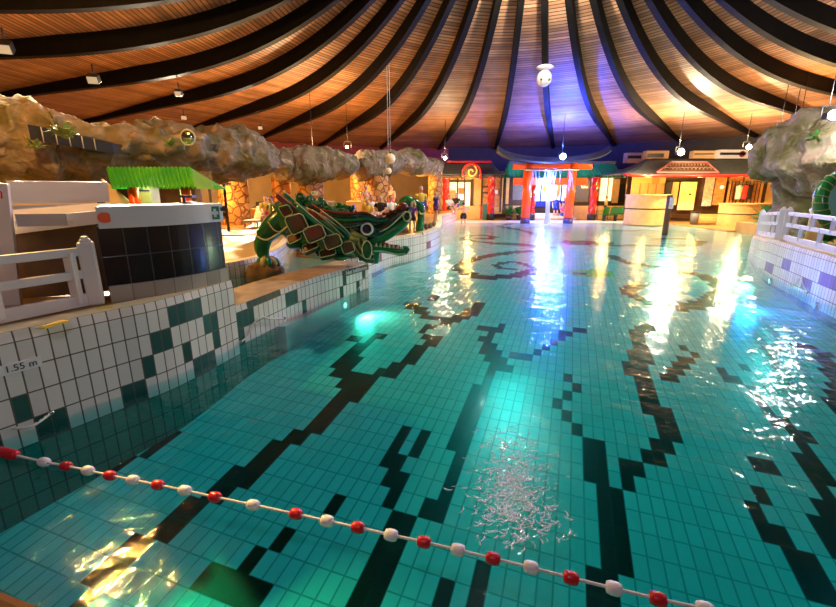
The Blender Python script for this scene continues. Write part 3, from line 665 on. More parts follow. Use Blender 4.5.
# ================================================================ FENCES
def post(mb, p, h, wd=.13):
    p = Vector(p); mb.box(p + Vector((0, 0, h * .5)), (wd, wd, h), math.radians(35))
    mb.box(p + Vector((0, 0, h - .015)), (wd * .72, wd * .72, .09), math.radians(35)); mb.box(p + Vector((0, 0, h + .035)), (wd * .5, wd * .5, .05), math.radians(35))
P0 = onz(97, 304, .95); P1 = Vector((-4.55, 2.55, .95))
t = thing('white_railing', P0, 'white painted railing on the near left pool edge, ending in a chamfered post', 'railing')
b = MB(); post(b, P0, .68, .15); b.build('post', M['white'], t, bevel=.02)
b = MB(); post(b, P1, .68, .14); b.build('post', M['white'], t, bevel=.02)
d = (P1 - P0).normalized()
for z0, h in ((.585, .085), (.345, .085), (.07, .13)):
    b = MB(); b.bar(P0 + Vector((0, 0, z0)), P1 + Vector((0, 0, z0)), .06, h); b.build('rail', M['white'], t, bevel=.008)
for s in (.17, .82):
    b = MB(); b.bar(P0 + d * s + Vector((0, 0, .04)), P0 + d * s + Vector((0, 0, .585)), .09, .07); b.build('upright', M['white'], t, bevel=.008)

def rail_path(y0, y1, off):
    P = [p for p in smooth_path([(*q, 0) for q in RWL], 10) if y0 <= p[1] <= y1]
    out = []
    for i, p in enumerate(P):
        a = P[max(i - 1, 0)]; c_ = P[min(i + 1, len(P) - 1)]; dv = (Vector(c_) - Vector(a)).normalized()
        y = p[1]; h = .9 - .35 * min(max((y - 11.5) / 5.5, 0), 1)
        out.append(Vector((p[0] + dv.y * off, p[1] - dv.x * off, h)))
    return out
def white_fence(P, label, ups, curve_end=0):
    t = thing('white_railing', P[0], label, 'railing')
    for p in (P[0], P[-1]):
        b = MB(); post(b, p, .80, .14); b.build('post', M['white_lav'], t, bevel=.02)
    n = len(P)
    for z0, h in ((.70, .085), (.42, .085), (.10, .13)):
        b = MB(); Q = [p + Vector((0, 0, z0)) for p in P]
        for a, c_ in zip(Q, Q[1:]): b.bar(a, c_ + (c_ - a) * .03, .07, h)
        b.build('rail', M['white_lav'], t)
    for k in range(1, ups):
        f = k / ups * (n - 1); i = int(f); p = P[i].lerp(P[min(i + 1, n - 1)], f - i)
        b = MB(); z = (.42, .70) if k % 2 else (.10, .42)
        b.box(p + Vector((0, 0, (z[0] + z[1]) / 2)), (.08, .08, z[1] - z[0] + .02), math.radians(30)); b.build('upright', M['white_lav'], t)
white_fence(rail_path(5.2, 11.35, .14), 'long white railing on the right pool wall, nearest part with a capped end post', 14)
white_fence(rail_path(11.6, 14.8, .14), 'short white curved railing farther along the right pool wall', 12)

# ================================================================ LIFEGUARD STATION
A = onz(107, 287, 1.12); Bp = onz(226, 268, 1.12)
def arc_plan(off, n=22):
    """curved front seen from the pool, then wrapping back behind"""
    pts = []
    mid = (A + Bp) * .5; ch = (Bp - A); L = ch.length; ch.normalize(); out = Vector((ch.y, -ch.x, 0))
    for i in range(n + 1):
        s = i / n; bul = math.sin(PI * s) * .13
        p = A + ch * (L * s) + out * (bul + off); pts.append((p.x, p.y))
    e = Bp + ch * (off + .10); pts.append((e.x - out.x * .2, e.y - out.y * .2))
    for th in (30, 60, 90, 120, 150): pass
    e2 = Bp - out * .75 + ch * (-.05 + off); pts.append((e2.x, e2.y)); e3 = A - out * .55 + ch * .3; pts.append((e3.x, e3.y))
    return pts
t = thing('lifeguard_counter', (*((A + Bp) * .5).xy, .93), 'curved lifeguard counter faced in black tiles under a broad white top', 'counter')
def curved_body(name, off, z0, z1, m_, uvs=True):
    b = MB(); P = arc_plan(off); n = len(P); arc = 0; us = [0]
    for i in range(n): arc += (Vector(P[(i + 1) % n]) - Vector(P[i])).length; us.append(arc)
    o = len(b.v); b.v += [Vector((*p, z0)) for p in P] + [Vector((*p, z1)) for p in P]
    for i in range(n):
        j = (i + 1) % n; b.face((o + i, o + j, o + n + j, o + n + i), 0, [(us[i], 0), (us[i + 1], 0), (us[i + 1], z1 - z0), (us[i], z1 - z0)])
    b.face(range(o + n, o + 2 * n), 0); b.face(reversed(range(o, o + n)), 0)
    return b.build(name, m_, t)
curved_body('plinth', .04, .93, 1.13, tile_mat('plinth_tile', (.42, .37, .30), (.2, .17, .13), .22, .3, .006, .6, .25))
curved_body('front', 0, 1.12, 1.78, panel_dark)
curved_body('worktop', .07, 1.76, 1.99, M['white'])
mid = (A + Bp) * .5; chd = (Bp - A).normalized(); outd = Vector((chd.y, -chd.x, 0))
def on_front(s, z, off): p = A + chd * ((Bp - A).length * s) + outd * (math.sin(PI * s) * .13 + off); return Vector((p.x, p.y, z))
b = MB(); p = on_front(.045, 1.875, .075); b.tube([p - outd * .01, p + outd * .008], .07, 24); b.v = [p + (q - p) * 1.0 - Vector((0, 0, (q - p).z * .22)) for q in b.v]
tag(b.build('orange_disc', M['spot'], t), 'orange disc on the counter front')
p = on_front(.90, 1.875, .077); R = Matrix((chd, Vector((0, 0, 1)), outd)).transposed()
b = MB(); b.box(p, (.125, .165, .008), mtx=R); sg = tag(b.build('first_aid_sign', M['sign_green'], t), 'green first aid sign with a white cross')
b = MB(); b.box(p + outd * .006, (.035, .105, .006), mtx=R); b.box(p + outd * .006, (.09, .04, .006), mtx=R); b.build('cross', M['sign_white'], sg)
b = MB()
for k in range(3): b.box(p + chd * (.095 + .022 * k) + Vector((0, 0, .045)) - outd * .012 * k, (.01, .05, .012), mtx=R)
b.build('pictograms', M['black'], t)
# things on the counter
b = MB(); q = on_front(.80, 1.992, -.28); b.box(q + Vector((0, 0, .09)), (.16, .10, .03)); b.box(q + Vector((-.05, 0, .04)), (.03, .03, .09)); b.box(q + Vector((0, 0, .01)), (.18, .12, .02)); tag(b.build('desk_phone', M['black']), 'small black device standing on the lifeguard counter', 'device')
# white cabin of the lifeguards behind the railing
t = thing('lifeguard_cabin', at(50, 290, 5.4), 'white lifeguard cabin with a raised back panel behind the near railing', 'cabin')
Yc = 5.6
def slab(quad, thick, name, m_):
    b = MB(); f = [Vector(q) for q in quad]; n = (f[1] - f[0]).cross(f[3] - f[0]).normalized()
    if n.y < 0: n = -n
    b.v = f + [q + n * thick for q in f]
    for fc in ((0, 1, 2, 3), (7, 6, 5, 4), (0, 4, 5, 1), (1, 5, 6, 2), (2, 6, 7, 3), (3, 7, 4, 0)): b.face(fc, 0)
    return b.build(name, m_, t)
slab([at(9, 204, 5.7), at(110, 202, 6.4), at(107, 182, 6.4), at(6, 181, 5.7)], .06, 'back_panel', M['white'])
slab([at(12, 232, 4.75), at(96, 221, 5.0), at(110, 203, 6.2), at(10, 206, 5.7)], .03, 'desk_top', M['white'])
slab([at(13, 234, 4.70), at(97, 224, 4.95), at(97, 211, 4.95), at(12, 219, 4.70)], .04, 'apron', M['white'])
slab([at(15, 300, 4.8), at(115, 290, 5.05), at(98, 224, 5.05), at(13, 233, 4.8)], .05, 'front', M['wood_dark'])
slab([at(-60, 330, 4.3), at(22, 318, 4.55), at(7, 184, 4.55), at(-60, 180, 4.3)], .06, 'side_panel', M['white'])
b = MB(); q = at(42, 220, 4.68); b.box(q, (.45, .01, .13), math.radians(18)); b.build('notice', mat('notice_grey', (.42, .42, .46), .4), t)
b = MB(); q = at(1.5, 198, 4.28); b.tube([q, q + Vector((.02, -.02, 0)), q + Vector((.03, -.02, .05)), q + Vector((.0, -.02, .08)), q + Vector((.03, -.02, .11))], .008, 6); b.build('red_mark', M['red'], t)

# ================================================================ SIGNS, ROPES
def wall_frame(path, h, i, z):
    d = (path[min(i + 1, len(path) - 1)] - path[max(i - 1, 0)]).normalized(); n = Vector((d.y, -d.x, 0)); p = path[i]
    return Vector((p.x, p.y, z)), d, n
def near_wall(px, py, path, z_guess=.6):
    best = min(range(len(path)), key=lambda i: abs((path[i].y * st_ * 0 + 418 + CAM_F * path[i].x / (path[i].y * ct - (z_guess - CAM_H) * st_)) - px)); return best
i = near_wall(29, 374, tall, .62); p, d, n = wall_frame(tall, H_TALL, i, .62)
R = Matrix((d, Vector((0, 0, 1)), n)).transposed().to_4x4()
t = thing('depth_sign', p, 'white depth sign reading 1.55 m on the left pool wall', 'sign')
b = MB(); b.box(p + n * .006, (.30, .095, .008), mtx=R.to_3x3()); b.build('plate', M['sign_white'], t)
text('1.55 m', .085, M['black'], Matrix.Translation(p + n * .012) @ R, t)
i = near_wall(355, 269, low, .47); p, d, n = wall_frame(low, H_LOW, i, .475)
R = Matrix((d, Vector((0, 0, 1)), n)).transposed().to_4x4()
t = thing('warning_sign', p, 'long dark sign with pale lettering at the tip of the pool ledge', 'sign')
b = MB(); b.box(p + n * .012, (1.0, .13, .012), mtx=R.to_3x3()); b.build('plate', M['sign_dark'], t)
text('Niet beklimmen', .125, M['sign_white'], Matrix.Translation(p + n * .022) @ R, t)
FL = [(8, 453.5, 'R'), (44, 462, 'w'), (66, 466, 'r'), (88, 470.5, 'w'), (110, 475.5, 'r'), (133, 480, 'w'), (158, 485, 'r'), (185, 490.5, 'w'), (215, 497, 'r'), (253, 505, 'w'), (296, 514, 'r'), (327, 521, 'w'), (358, 527.5, 'r'), (391, 535, 'w'), (424, 542, 'r'), (458, 550, 'w'), (493, 558.5, 'r'), (531, 567.5, 'w'), (571, 578, 'r'), (614, 588.5, 'w'), (658, 599, 'r'), (705, 609, 'w'), (752, 620, 'r'), (800, 631, 'w')]
pts = [onz(a, c_, .035) for a, c_, _ in FL]
start = onz(-30, 446, .06)
t = thing('lane_rope', pts[0], 'lane rope of red and white floats crossing the near pool', 'lane rope')
b = MB(); b.tube([start] + pts + [pts[-1] + (pts[-1] - pts[-2]) * 3], .009, 8); b.build('rope', M['rope'], t)
for (a, c_, k), p in zip(FL, pts):
    i = pts.index(p); d = (pts[min(i + 1, len(pts) - 1)] - pts[max(i - 1, 0)]).normalized()
    b = MB()
    if k == 'R': b.tube([p - d * .24, p - d * .22, p + d * .08, p + d * .11], [.02, .042, .042, .02], 14)
    else:
        L = .042; b.tube([p - d * L, p - d * L * .9, p - d * L * .4, p + d * L * .4, p + d * L * .9, p + d * L], [.018, .03, .037, .037, .03, .018], 14)
    tag(b.build('float', M['float_w'] if k == 'w' else M['float_r'], t), 'white float' if k == 'w' else 'red float')
def grab_rope(P, label):
    P = [Vector(p) for p in smooth_path([tuple(p) for p in P], 6)]
    t = thing('grab_rope', P[0], label, 'rope')
    b = MB()
    for ph in (0, PI):
        Q = []
        for i, p in enumerate(resample(P, .012) if (P[-1] - P[0]).length < 3 else P):
            Q.append(p + Vector((math.cos(i * .8 + ph) * .006, math.sin(i * .8 + ph) * .006 * .5, math.sin(i * .8 + ph) * .006)))
        b.tube(Q, .008, 6)
    b.build('strands', M['rope'], t)
    for p in (P[0], P[-1]):
        b = MB(); b.sphere(p, .025, 10, 8); b.build('anchor', M['steel'], t)
def wp(path, px, z, off=.03):
    i = near_wall(px, 0, path, z); p, d, n = wall_frame(path, 0, i, z); return p + n * off
grab_rope([onz(-30, 424, .12), onz(12, 428, .075), onz(32, 426, .07), wp(tall, 44, .10)], 'twisted white grab rope along the left wall beside the depth sign')
grab_rope([wp(low, 236, .04), wp(low, 244, .07), wp(low, 252, .2), wp(low, 259, .27), wp(low, 268, .17), wp(low, 282, .07)], 'white grab rope hanging in loops on the middle of the ledge wall')
grab_rope([wp(low, 355, .04), wp(low, 358, .12), wp(low, 362, .26)], 'short grab rope by the dark sign at the ledge tip')
def rwp(px, z):
    i = min(range(len(rw)), key=lambda i: abs(418 + CAM_F * rw[i].x / (rw[i].y * ct - (z - CAM_H) * st_) - px)); p = rw[i]; d = (rw[i + 1] - rw[i - 1]).normalized(); return Vector((p.x - d.y * .04, p.y + d.x * .04, z))
grab_rope([rwp(794, .05), rwp(799, .15), rwp(803, .28), rwp(805, .15), rwp(809, .04)], 'looped grab rope on the lavender lit right pool wall')
# floor tape on the near deck
for (a, c_), lab in (([(40, 328), (66, 320)], 'yellow tape strip on the pool edge above the depth sign'), ([(97, 308), (113, 306)], 'yellow tape strip on the pool edge in front of the railing post')):
    q0 = onz(*a, .957); q1 = onz(*c_, .957); dv = (q1 - q0).normalized(); nv = Vector((-dv.y, dv.x, 0)) * .05
    b = MB(); b.add([q0 - nv, q1 - nv, q1 + nv, q0 + nv, q0 - nv - Vector((0, 0, .008)), q1 - nv - Vector((0, 0, .008)), q1 + nv - Vector((0, 0, .008)), q0 + nv - Vector((0, 0, .008))], [(0, 1, 2, 3), (7, 6, 5, 4), (0, 4, 5, 1), (1, 5, 6, 2), (2, 6, 7, 3), (3, 7, 4, 0)])
    tag(b.build('edge_tape', mat('tape_yellow', (.8, .55, .08), .5)), lab, 'tape')

k = near_wall(345, 0, low, -.11); p, d, n = wall_frame(low, 0, k, -.2); under_lamp(p, n, 'round underwater lamp in the ledge wall under the dragon', 110, (1, .9, .6))
p = rwp(772, -.11); under_lamp(p, (-.85, .4, 0), 'round underwater lamp in the right pool wall', 400, (1, .9, .55))
k = near_wall(438, 0, pn, -.1); p, d, n = wall_frame(pn, 0, k, -.28); under_lamp(p, n, 'round underwater lamp at the rounded end of the island wall', 200, (1, 1, .8))


under_lamp((-2.15, 9.9, .22), (-1, .5, 0), 'blue underwater lamp at the back of the ledge in the small basin', 160, (.15, .22, 1))
p = rwp(818, -.12); under_lamp(p, (-.85, .4, 0), 'blue underwater lamp in the right pool wall by the looped rope', 70, (.30, .30, 1), True)
# ================================================================ ARTIFICIAL ROCKS
def fnoise(p, s=1.0):
    return noise.fractal(p * s, .9, 2.1, 5) + .6 * (1 - abs(noise.noise(p * s * 1.7)) * 2) * .5
def rock(name, P, depth, label, amp=.45, nseg=64, nring=36, n=6, fine=1.0, parent=None):
    """P: (point, half height, half depth)"""
    pts = smooth_path([(*p, h, dd_) for p, h, dd_ in P], n)
    b = MB(); m_ = len(pts); ring = nring; o = 0
    C = [Vector(q[:3]) for q in pts]
    # resample to nseg
    L = [0]
    for a, c_ in zip(C, C[1:]): L.append(L[-1] + (c_ - a).length)
    out = []
    for k in range(nseg + 1):
        s = L[-1] * k / nseg; i = max(j for j in range(len(L)) if L[j] <= s + 1e-9); i = min(i, len(L) - 2); f = (s - L[i]) / max(1e-9, L[i + 1] - L[i])
        out.append([pts[i][j] + (pts[i + 1][j] - pts[i][j]) * f for j in range(5)])
    for k, q in enumerate(out):
        a = Vector(out[max(k - 1, 0)][:3]); c_ = Vector(out[min(k + 1, nseg)][:3]); d = c_ - a; d.z = 0; d.normalize(); u = Vector((d.y, -d.x, 0))
        e = min(1, math.sqrt(max(0.0, 1 - (abs(k / nseg - .5) * 2) ** 6)) + .02)
        for r in range(ring):
            th = 2 * PI * r / ring
            off = u * (math.copysign(abs(math.cos(th)) ** .75, math.cos(th)) * q[4] * e) + Vector((0, 0, math.copysign(abs(math.sin(th)) ** .75, math.sin(th)) * q[3] * e))
            p = Vector(q[:3]) + off; nrm = off.normalized() if off.length > 1e-6 else Vector((0, 0, 1))
            p = p + nrm * (amp * e * fnoise(p, .55 * fine) + amp * .55 * e * (1 - 2.2 * abs(noise.noise(p * 1.3 * fine))) + .26 * e * noise.noise(Vector((p.x * .45, p.y * .45, p.z * 3.0))) + amp * .30 * e * fnoise(p + Vector((7, 3, 1)), 3.2 * fine))
            b.v.append(p)
    for k in range(nseg):
        for r in range(ring):
            l = (r + 1) % ring; b.face((k * ring + r, k * ring + l, (k + 1) * ring + l, (k + 1) * ring + r), 0, None, True)
    b.face(reversed(range(ring)), 0); b.face([nseg * ring + r for r in range(ring)], 0)
    o = b.build(name, rock_m, parent)
    return tag(o, label, 'rock') if label else o
def hp(px, py, Y, half): p = at(px, py, Y); return (p, half / CAM_F * Y * 1.02, None)
def rpath(L, depth): return [(at(px, py, Y), half / CAM_F * Y, depth) for px, py, Y, half in L]
big = rock('rock_canopy', rpath([(-40, 140, 10.5, 27), (0, 142, 11, 28), (50, 146, 11.8, 25), (110, 146, 12.6, 17), (165, 149, 13.6, 17), (215, 155, 15, 17), (244, 157, 16.5, 14), (258, 158, 17.5, 8)], 1.3), 1.5, 'huge pale rock canopy over the lifeguard area on the left', .34, 170, 64)
# barred opening in the rock
o = MB(); q = [at(29, 132, 10.05), at(113, 145, 11.3)]
zt = .30
d = (q[1] - q[0]); 
b = MB(); b.add([q[0] + Vector((0, 0, -.16)), q[1] + Vector((0, 0, -.2)), q[1] + Vector((0, 0, .04)), q[0] + Vector((0, 0, .16)), q[0] + Vector((0, .6, -.16)), q[1] + Vector((0, .6, -.2)), q[1] + Vector((0, .6, .04)), q[0] + Vector((0, .6, .16))], [(0, 1, 2, 3), (7, 6, 5, 4), (0, 4, 5, 1), (1, 5, 6, 2), (2, 6, 7, 3), (3, 7, 4, 0)]); b.build('opening', M['black'], big)
for k in range(1, 6):
    s = k / 6.5; p = q[0].lerp(q[1], s); b = MB(); b.tube([p + Vector((0, -.03, -.18)), p + Vector((0, -.03, .16 - .1 * s))], .012, 6); b.build('bar', M['frame_pale'], big)
for j, (L, lab, amp) in enumerate([
        ([(258, 163, 19, 6), (285, 165, 20, 9), (308, 169, 20.5, 14), (330, 164, 21.5, 9), (356, 162, 22.5, 6)], 'grey net-covered rock cap over the stone pillars behind the dragon', .24),
        ([(352, 163, 23, 5), (370, 166, 23.5, 12), (384, 166, 24, 12), (400, 161, 25, 5)], 'round grey rock head over the yellow lit stone pillar', .24),
        ([(394, 161, 25.5, 5), (410, 163, 27, 7), (424, 166, 28.5, 6), (436, 164, 30, 3)], 'low brown rock ledge reaching to the grey-roofed pavilion', .22)]):
    rock('rock_outcrop', rpath(L, .8), 1.0, lab, amp, 90, 44, 6, 1.4)
# right-hand rock mushroom
rock('rock_mushroom', rpath([(768, 160, 19.5, 8), (782, 156, 19, 20), (805, 155, 18, 27), (840, 152, 16.5, 29), (880, 150, 15.5, 30)], 1.6), 1.6, 'large grey rock overhang at the right side above the white railing', .40, 130, 60)
def pillar_rock(pb, r, z0, z1, label, name, m_, amp=.0, flare=.0):
    b = MB(); pb = Vector(pb)
    def fn(i, j):
        th = 2 * PI * i; z = z0 + (z1 - z0) * j; rr = r * (1 + flare * abs(j - .5) * 1.2 + .07 * math.cos(4 * th))
        p = Vector((pb.x + rr * math.cos(th), pb.y + rr * math.sin(th), z))
        return p + Vector((math.cos(th), math.sin(th), 0)) * (amp * noise.fractal(p * 1.5, .9, 2, 4))
    b.grid(fn, 32, 14); return tag(b.build(name, m_), label, 'pillar')
p = at(797, 208, 18); pillar_rock((p.x, p.y), .85, .3, 3.2, 'dark rock pillar carrying the right rock overhang', 'rock_pillar', rock_m, .25)
for px, Y, r, lab in [(234, 19.5, .62, 'thick orange stone pillar behind the first aid counter'), (282, 21.0, .42, 'slim stone pillar directly above the dragon horns'), (311, 20.8, .56, 'stone pillar with a small pale sign behind the dragon mane'), (377.5, 23.6, .56, 'bright yellow stone pillar behind the dragon head'), (358, 27, .4, 'dim reddish stone pillar set back in the yellow alcove'), (435, 29, .42, 'orange stone pillar next to the red spiral column')]:
    p = at(px, 200, Y); pillar_rock((p.x, p.y), r, .7, 3.6, lab, 'stone_pillar', col_stone, .03)
p = at(314.5, 193, 20.2); t = thing('pillar_sign', p, 'small pale green sign fixed to a stone pillar', 'sign'); b = MB(); b.box(p, (.28, .03, .14)); b.build('plate', mat('sign_pale', (.7, .85, .65), .4), t); b = MB(); b.box(p + Vector((.02, -.02, 0)), (.14, .01, .03)); b.box(p + Vector((-.07, -.02, 0)), (.05, .01, .08)); b.build('mark', M['sign_green'], t)
p = at(801.5, 193.5, 16.9); b = MB(); b.box(p, (.26, .03, .16)); tag(b.build('notice_plate', M['sign_white']), 'small white notice on the dark rock pillar', 'sign')
# round mirror on the rock
p = at(188, 137.5, 11.4); t = thing('round_mirror', p, 'round teal mirror on the rim of the rock canopy', 'mirror')
b = MB(); b.sphere(p, (.17, .07, .17), 20, 12); b.build('glass', M['mirror'], t)
b = MB(); b.tube([p + Vector((math.cos(a) * .18, .0, math.sin(a) * .18)) for a in [2 * PI * k / 24 for k in range(24)]], .022, 8, closed=True); b.build('rim', M['frame_pale'], t)
b = MB(); b.tube([p + Vector((-.12, .08, .06)), p + Vector((-.3, .3, -.25))], .03, 8); b.build('arm', M['frame_pale'], t)
# plants growing in the rock
def tuft(p, r, n, label, m_, name='potted_fern', par=None, seed=1):
    rnd = random.Random(seed); b = MB(); p = Vector(p)
    for k in range(n):
        a = rnd.uniform(0, 2 * PI); e = rnd.uniform(.2, 1.2); L = r * rnd.uniform(.6, 1.1)
        d = Vector((math.cos(a) * math.cos(e), math.sin(a) * math.cos(e), math.sin(e))); s = d.cross(Vector((0, 0, 1))).normalized()
        w_ = L * .13; P = [p, p + d * L * .4 + Vector((0, 0, L * .1)), p + d * L * .75 + Vector((0, 0, L * .05)), p + d * L - Vector((0, 0, L * .12))]
        o_ = len(b.v); b.v += [P[0] - s * w_ * .3, P[0] + s * w_ * .3, P[1] - s * w_, P[1] + s * w_, P[2] - s * w_ * .8, P[2] + s * w_ * .8, P[3]]
        b.face((o_, o_ + 1, o_ + 3, o_ + 2)); b.face((o_ + 2, o_ + 3, o_ + 5, o_ + 4)); b.face((o_ + 4, o_ + 5, o_ + 6))
    ob = b.build('leaves' if par else name, m_, par, solid=.004)
    return ob if par else tag(ob, label, 'plant')
tuft(at(66, 139, 10.1), .42, 40, 'leafy fern growing at the barred opening in the rock', M['plant_pale'], 'rock_fern', seed=3)
tuft(at(36, 150, 9.6), .3, 26, 'small moss-green fern low on the pale rock', M['plant_pale'], 'rock_fern', seed=4)
tuft(at(170, 147, 11.7), .3, 26, 'small fern on the rock below the round mirror', M['plant_pale'], 'rock_fern', seed=5)
tuft(at(814, 143, 16), .5, 40, 'green plant on top of the right rock overhang', M['plant'], 'rock_fern', seed=6)
tuft(Vector((*at(774, 207, 20.5).xy, .53)), 1.3, 60, 'dark bush beside the rock pillar behind the short railing', M['plant'], 'bush', seed=7)
tuft(Vector((*at(826, 222, 13.5).xy, .53)), .9, 60, 'green bush behind the long white railing', M['plant'], 'bush', seed=8)

# ================================================================ HANGING THINGS
p = under_roof(545, 68); t = thing('hanging_speaker', p, 'white ball loudspeaker hanging from a beam in the middle', 'speaker')
s = (p - Vector((0, 0, CAM_H))).length / CAM_F
b = MB(); b.sphere(p - Vector((0, 0, 8 * s)), (6.3 * s, 6.3 * s, 6.6 * s), 20, 14); b.build('ball', M['white'], t)
b = MB(); b.tube([p - Vector((0, 0, 1.5 * s)), p + Vector((0, 0, .5 * s)), p + Vector((0, 0, 1.6 * s))], [3 * s, 7.5 * s, 6 * s], 20); b.build('collar', M['white'], t)
b = MB(); b.tube([p, p + Vector((0, 0, .5))], .04, 8); b.build('stem', M['metal'], t)
for dx in (-4, 2.6):
    b = MB(); b.sphere(p + Vector((dx * s, -5.2 * s, -10 * s)), .9 * s, 8, 6); b.build('knob', M['black'], t)
for (px, py, r, tx), lab in [((390.5, 158.5, 4.6, 391), 'larger pale globe lamp hanging in front of the rock head'), ((388.5, 171, 3.0, 384), 'smaller pale globe hanging just below the larger one')]:
    p = at(px, py, 22); t = thing('hanging_globe', p, lab, 'lamp'); s = 22.5 / CAM_F
    b = MB(); b.sphere(p, r * s, 16, 12); b.build('globe', M['cream_top'], t)
    top = p.copy(); top.z = prof(roof_u(p.x, p.y)) + OFF_(roof_u(p.x, p.y)) + .03
    b = MB(); b.tube([p + Vector((0, 0, r * s * .8)), top], .014, 6); b.build('cord', M['frame_pale'], t)
    b = MB(); b.tube([p + Vector((0, 0, r * s * .8)), p + Vector((0, 0, r * s * 1.25))], .06, 8); b.build('fitting', M['metal'], t)

# ================================================================ GREEN-ROOFED HUT (left)
def hip_roof(b, xe0, xe1, xr0, xr1, yf, yr, ze, zr, nx=24, nt=8, curl=.0, corr=0, camp=.05, pw=1.5, mi=0):
    """concave roof, eaves at the front yf, ridge at yr, mirrored behind, ends closed by hips"""
    for sg in (1, -1):
        def fn(i, j):
            x0 = xe0 + (xr0 - xe0) * j; x1 = xe1 + (xr1 - xe1) * j
            x = x0 + (x1 - x0) * i; z = ze + (zr - ze) * (j ** pw) + curl * (abs(i - .5) * 2) ** 6 * (1 - j) ** 2
            y = yf + (yr - yf) * j
            if corr: z += camp * abs(math.sin(PI * corr * i))
            return (x, y if sg > 0 else 2 * yr - y, z)
        b.grid(fn, nx, nt, mi, True)
    for e, r_ in ((xe0, xr0), (xe1, xr1)):
        def fe(i, j):
            y = yf + (yr - yf) * j; y2 = 2 * yr - y
            z = ze + (zr - ze) * (j ** pw) + curl * (1 - j) ** 2
            return (e + (r_ - e) * j, y + (y2 - y) * i, z)
        b.grid(fe, 6, nt, mi, True)
YH = 10.4
t = thing('tiled_hut', at(155, 240, YH), 'small hut with bright green tiled roof behind the lifeguard counter', 'hut')
e0 = at(112, 189, YH); e1 = at(197, 188, YH); r0 = at(106, 168, YH + .8); r1 = at(191, 170, YH + .8)
b = MB(); hip_roof(b, e0.x, e1.x, r0.x, r1.x, YH, YH + .8, e0.z, r0.z - .02, 160, 8, 0, 20, .06, 1.15); b.build('roof', mat('roof_lime', (.10, .50, .02), .3, .2, 1.2, col2=(.03, .34, .06)), t)
for px in (134, 186):
    p = at(px, 195, YH + .25); b = MB(); b.tube([(p.x, p.y, .72), (p.x, p.y, e0.z + .05)], .12, 14); b.build('post', M['orange'], t)
p = at(152, 215, YH + 2.4); b = MB(); b.box((p.x, p.y, 1.5), (3.0, .1, 1.8)); b.build('back_wall', M['wood_dark'], t)
p = at(150, 200, YH + 1.4); b = MB(); b.box((p.x + .0, p.y, 1.6), (.32, .4, 1.7)); cab = b.build('cabinet', M['cream_top'], t); b = MB(); b.box((p.x, p.y - .21, 2.16), (.3, .03, .03)); b.build('shelf_edge', M['c_blue'], cab)
p = at(121, 200, YH + .9); b = MB(); b.add([(p.x - .42, p.y, .72), (p.x + .35, p.y, .72), (p.x + .35, p.y, 1.75), (p.x - .42, p.y, 2.45), (p.x - .42, p.y + .08, .72), (p.x + .35, p.y + .08, .72), (p.x + .35, p.y + .08, 1.75), (p.x - .42, p.y + .08, 2.45)], [(0, 1, 2, 3), (7, 6, 5, 4), (0, 4, 5, 1), (1, 5, 6, 2), (2, 6, 7, 3), (3, 7, 4, 0)]); b.build('slanted_board', M['cream_top'], t)
p = at(204, 187, 9.6); b = MB(); b.box((p.x, p.y, p.z - .35), (.42, .03, 1.35), math.radians(-8)); tag(b.build('clear_screen', clear), 'hazy clear screen standing at the end of the lifeguard counter', 'screen')
b = MB(); e0 = at(199, 183, 15.5); e1 = at(224, 183, 15.8); hip_roof(b, e0.x, e1.x, e0.x + .2, e1.x - .2, 15.5, 16, e0.z - .05, e0.z + .25, 60, 4, 0, 9, .05); t = thing('tiled_canopy', (e0.x, 16, .72), 'low teal-green tiled canopy beside the orange stone pillar', 'canopy'); b.build('roof', M['roofteal'], t)
for x in (e0.x + .1, e1.x - .1): b = MB(); b.tube([(x, 16, .72), (x, 16, e0.z)], .05, 8); b.build('post', M['wood_dark'], t)
# ================================================================ TORII GATE IN THE WATER
YT = 30.0
t = thing('torii_gate', at(548, 222, YT), 'tall orange torii gate standing in the shallow water', 'gate')
def X(px, Y): return at(px, 190, Y).x
def Zp(py, Y, px=560): return at(px, py, Y).z
for px in (527, 570.5):
    x = X(px, YT)
    b = MB(); b.tube([(x, YT, -.1), (x, YT, Zp(163, YT))], .29, 20); b.build('post', M['orange'], t)
    b = MB(); b.tube([(x, YT, -.2), (x, YT, .34)], .325, 20); b.build('post_base', mat('base_navy', (.02, .02, .10), .4), t)
b = MB(); b.box(((X(513, YT) + X(586, YT)) / 2, YT, (Zp(178, YT) + Zp(185, YT)) / 2), (X(586, YT) - X(513, YT), .26, Zp(178, YT) - Zp(185, YT))); b.build('lower_beam', M['orange'], t, bevel=.02)
b = MB(); b.box(((X(512, YT) + X(589, YT)) / 2, YT, (Zp(164, YT) + Zp(169.5, YT)) / 2), (X(589, YT) - X(512, YT), .42, Zp(164, YT) - Zp(169.5, YT))); b.build('upper_beam', M['orange'], t, bevel=.02)
# curved top roof
b = MB(); xa, xb = X(496, YT), X(604, YT)
def kas(i, j):
    s = abs(i - .5) * 2; th = 2 * PI * j
    zc = Zp(160.5, YT) + (Zp(152, YT) - Zp(160.5, YT)) * s ** 2.2 + .22 * s ** 10
    hw = .75 * (1 - .25 * s ** 4); hh = .30 * (1 - .1 * s)
    prof_ = [(-1, -.5), (-.55, .25), (0, .75), (.55, .25), (1, -.5), (.9, -.8), (0, -.8), (-.9, -.8), (-1, -.5)]
    k = min(int(j * 8 + .001), 7); f = j * 8 - k
    a, c_ = prof_[k], prof_[k + 1]
    return (xa + (xb - xa) * i, YT + hw * (a[0] + (c_[0] - a[0]) * f), zc + hh * (a[1] + (c_[1] - a[1]) * f))
b.grid(kas, 48, 8, 0, False); o = len(b.v)
for e in (0, 48): b.face([e * 9 + k for k in range(8)], 0)
b.build('top_roof', M['roofdark'], t)
